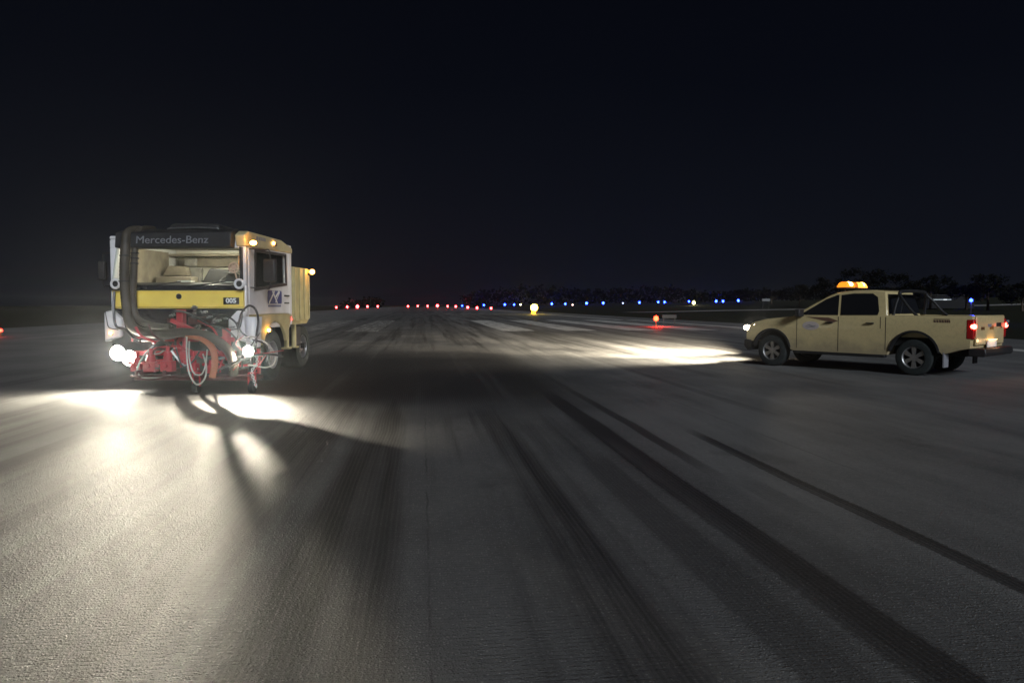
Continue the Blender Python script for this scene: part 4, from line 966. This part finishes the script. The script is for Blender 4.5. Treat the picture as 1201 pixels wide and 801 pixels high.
# low distant service building with lit strip behind the pickup
P = at(1108, 351.5, 150); g = terrain(P.x, 150)
o = empty('service_building', (P.x, 150, g)); tag(o, 'low dark service building with a pale lit strip beyond the pickup bed', 'building')
bm = bmesh.new(); bbox(bm, (-6, 0, 0), (6, 6, 2.6)); link('wall', bm, mat('dark_wall', (.008, .008, .008), .9), o)
bm = bmesh.new(); bbox(bm, (-6.3, -.3, 2.603), (6.3, 6.3, 2.75)); link('roof', bm, mat('roof_sheet', (.006, .006, .006), .6), o)
zz = P.z - g
bm = bmesh.new(); bbox(bm, (-2.6, -.06, zz - .09), (1.3, 0, zz + .09)); link('lit_strip', bm, emit('lit_strip', (.8, .9, .95), .22), o)
bm = bmesh.new(); bbox(bm, (-.3, -.08, zz - .1), (.4, -.061, zz + .1)); link('lamp', bm, emit('strip_lamp', (.9, .95, 1), .7), o)

# ================================================================ trees
leafm = soil('foliage', (.0025, .003, .002), (.007, .008, .0045), .9)
def crown_mesh(seed, nclump=26, leaves=70):
    rnd = random.Random(seed); bm = bmesh.new()
    for c in range(nclump):
        a = rnd.uniform(0, 6.283); rr = rnd.random() ** .6; z = rnd.uniform(-.6, 1.0)
        k = math.sqrt(max(0.05, 1 - (max(0, z)) ** 2 * .9))
        cc = Vector((rr * k * math.cos(a), rr * k * math.sin(a), z * .8 + .15 * rnd.random())); cr_ = rnd.uniform(.18, .36)
        for l in range(leaves):
            d = Vector((rnd.gauss(0, 1), rnd.gauss(0, 1), rnd.gauss(0, 1))).normalized() * cr_ * rnd.random() ** .45
            p = cc + d; s_ = rnd.uniform(.02, .05)
            u = Vector((rnd.gauss(0, 1), rnd.gauss(0, 1), rnd.gauss(0, 1))).normalized(); v = u.orthogonal().normalized()
            w2 = u.cross(v)
            bm.faces.new([bm.verts.new(p + v * s_ * 1.5), bm.verts.new(p + w2 * s_), bm.verts.new(p - v * s_ * 1.5), bm.verts.new(p - w2 * s_)])
    me = bpy.data.meshes.new('crown'); bm.to_mesh(me); bm.free(); me.materials.append(leafm); return me
crowns = [crown_mesh(s) for s in (1, 2, 3, 4)]
def tree(px, topy, Y, wpx, label, k):
    P = at(px, topy, Y); g = terrain(P.x, Y); H = P.z - g; rw = wpx / 2 / FPX * Y
    o = empty('tree', (P.x, Y, g), rz=k * 1.3); tag(o, label, 'tree', 'trees on the right skyline')
    bm = bmesh.new(); cyl(bm, (0, 0, -.1), (.1, 0, H * .5), .16 + H * .015, .10, 10)
    for a in range(5): cyl(bm, (.05, 0, H * (.25 + .05 * a)), (rw * .5 * math.cos(a * 1.3), rw * .5 * math.sin(a * 1.3), H * (.55 + .06 * a)), .07, .03, 6)
    link('trunk', bm, M['bark'], o)
    c = bpy.data.objects.new('crown', crowns[k % 4]); C.objects.link(c); c.parent = o; c.location = (0, 0, H * .56); c.scale = (rw, rw, H * .43)
TR = [(938, 334, 170, 44, 'low spreading tree behind the pickup bonnet on the skyline'),
      (972, 323, 160, 50, 'dark rounded tree behind the amber roof light bar'),
      (1014, 314, 150, 58, 'tall dark tree just right of the amber roof light bar, highest there'),
      (1054, 322, 150, 50, 'broad dark tree above the pickup rear window'),
      (1092, 323, 145, 48, 'round topped dark tree above the pickup bed'),
      (1134, 328, 140, 40, 'smaller dark tree above the single blue lamp'),
      (1160, 320, 135, 48, 'tall dense tree near the right edge of the picture'),
      (1200, 333, 130, 46, 'tree cut off by the right edge of the picture'),
      (868, 340, 210, 50, 'faint low tree above the right end of the blue lights'),
      (905, 338, 200, 44, 'faint low tree over the small pale board')]
for k, a in enumerate(TR): tree(*a, k)
# far wood as one mass along the horizon
rnd = random.Random(5); bm = bmesh.new()
for i in range(2600):
    px = rnd.uniform(400, 1320); Y = rnd.uniform(420, 520)
    top = 6.0 + 2.2 * math.sin(px * .011 + 1) + 1.3 * math.sin(px * .043) + (2.0 if 540 < px < 900 else 0)
    X = (px - 600) / FPX * Y; g = terrain(X, Y)
    if abs(X + Y * .121) < 26: continue
    p = Vector((X, Y, g + top * rnd.random() ** .7))
    for l in range(5):
        q = p + Vector((rnd.gauss(0, 1.1), rnd.gauss(0, 1.1), rnd.gauss(0, .8))); s_ = rnd.uniform(.5, 1.1)
        u = Vector((rnd.gauss(0, 1), rnd.gauss(0, 1), rnd.gauss(0, 1))).normalized(); v = u.orthogonal().normalized(); w2 = u.cross(v)
        bm.faces.new([bm.verts.new(q + v * s_), bm.verts.new(q + w2 * s_), bm.verts.new(q - v * s_), bm.verts.new(q - w2 * s_)])
tag(link('far_wood', bm, mat('wood_foliage', (.0035, .004, .003), .95, spec=.1)), kind='stuff')

# ================================================================ haze: closed box round everything, sky outside
bm = bmesh.new(); bbox(bm, (-1600, -80, -1.2), (1600, 3000, 30))
hz = link('haze', bm, None or bpy.data.materials.new('night_haze')); hm = hz.data.materials[0]; hm.use_nodes = True
t = hm.node_tree; t.nodes.clear(); o_ = t.nodes.new('ShaderNodeOutputMaterial'); pv_ = t.nodes.new('ShaderNodeVolumePrincipled')
pv_.inputs['Density'].default_value = .00020; pv_.inputs['Anisotropy'].default_value = .88; pv_.inputs['Color'].default_value = (.82, .88, 1.0, 1)
t.links.new(pv_.outputs[0], o_.inputs['Volume'])
tag(hz, kind='stuff')
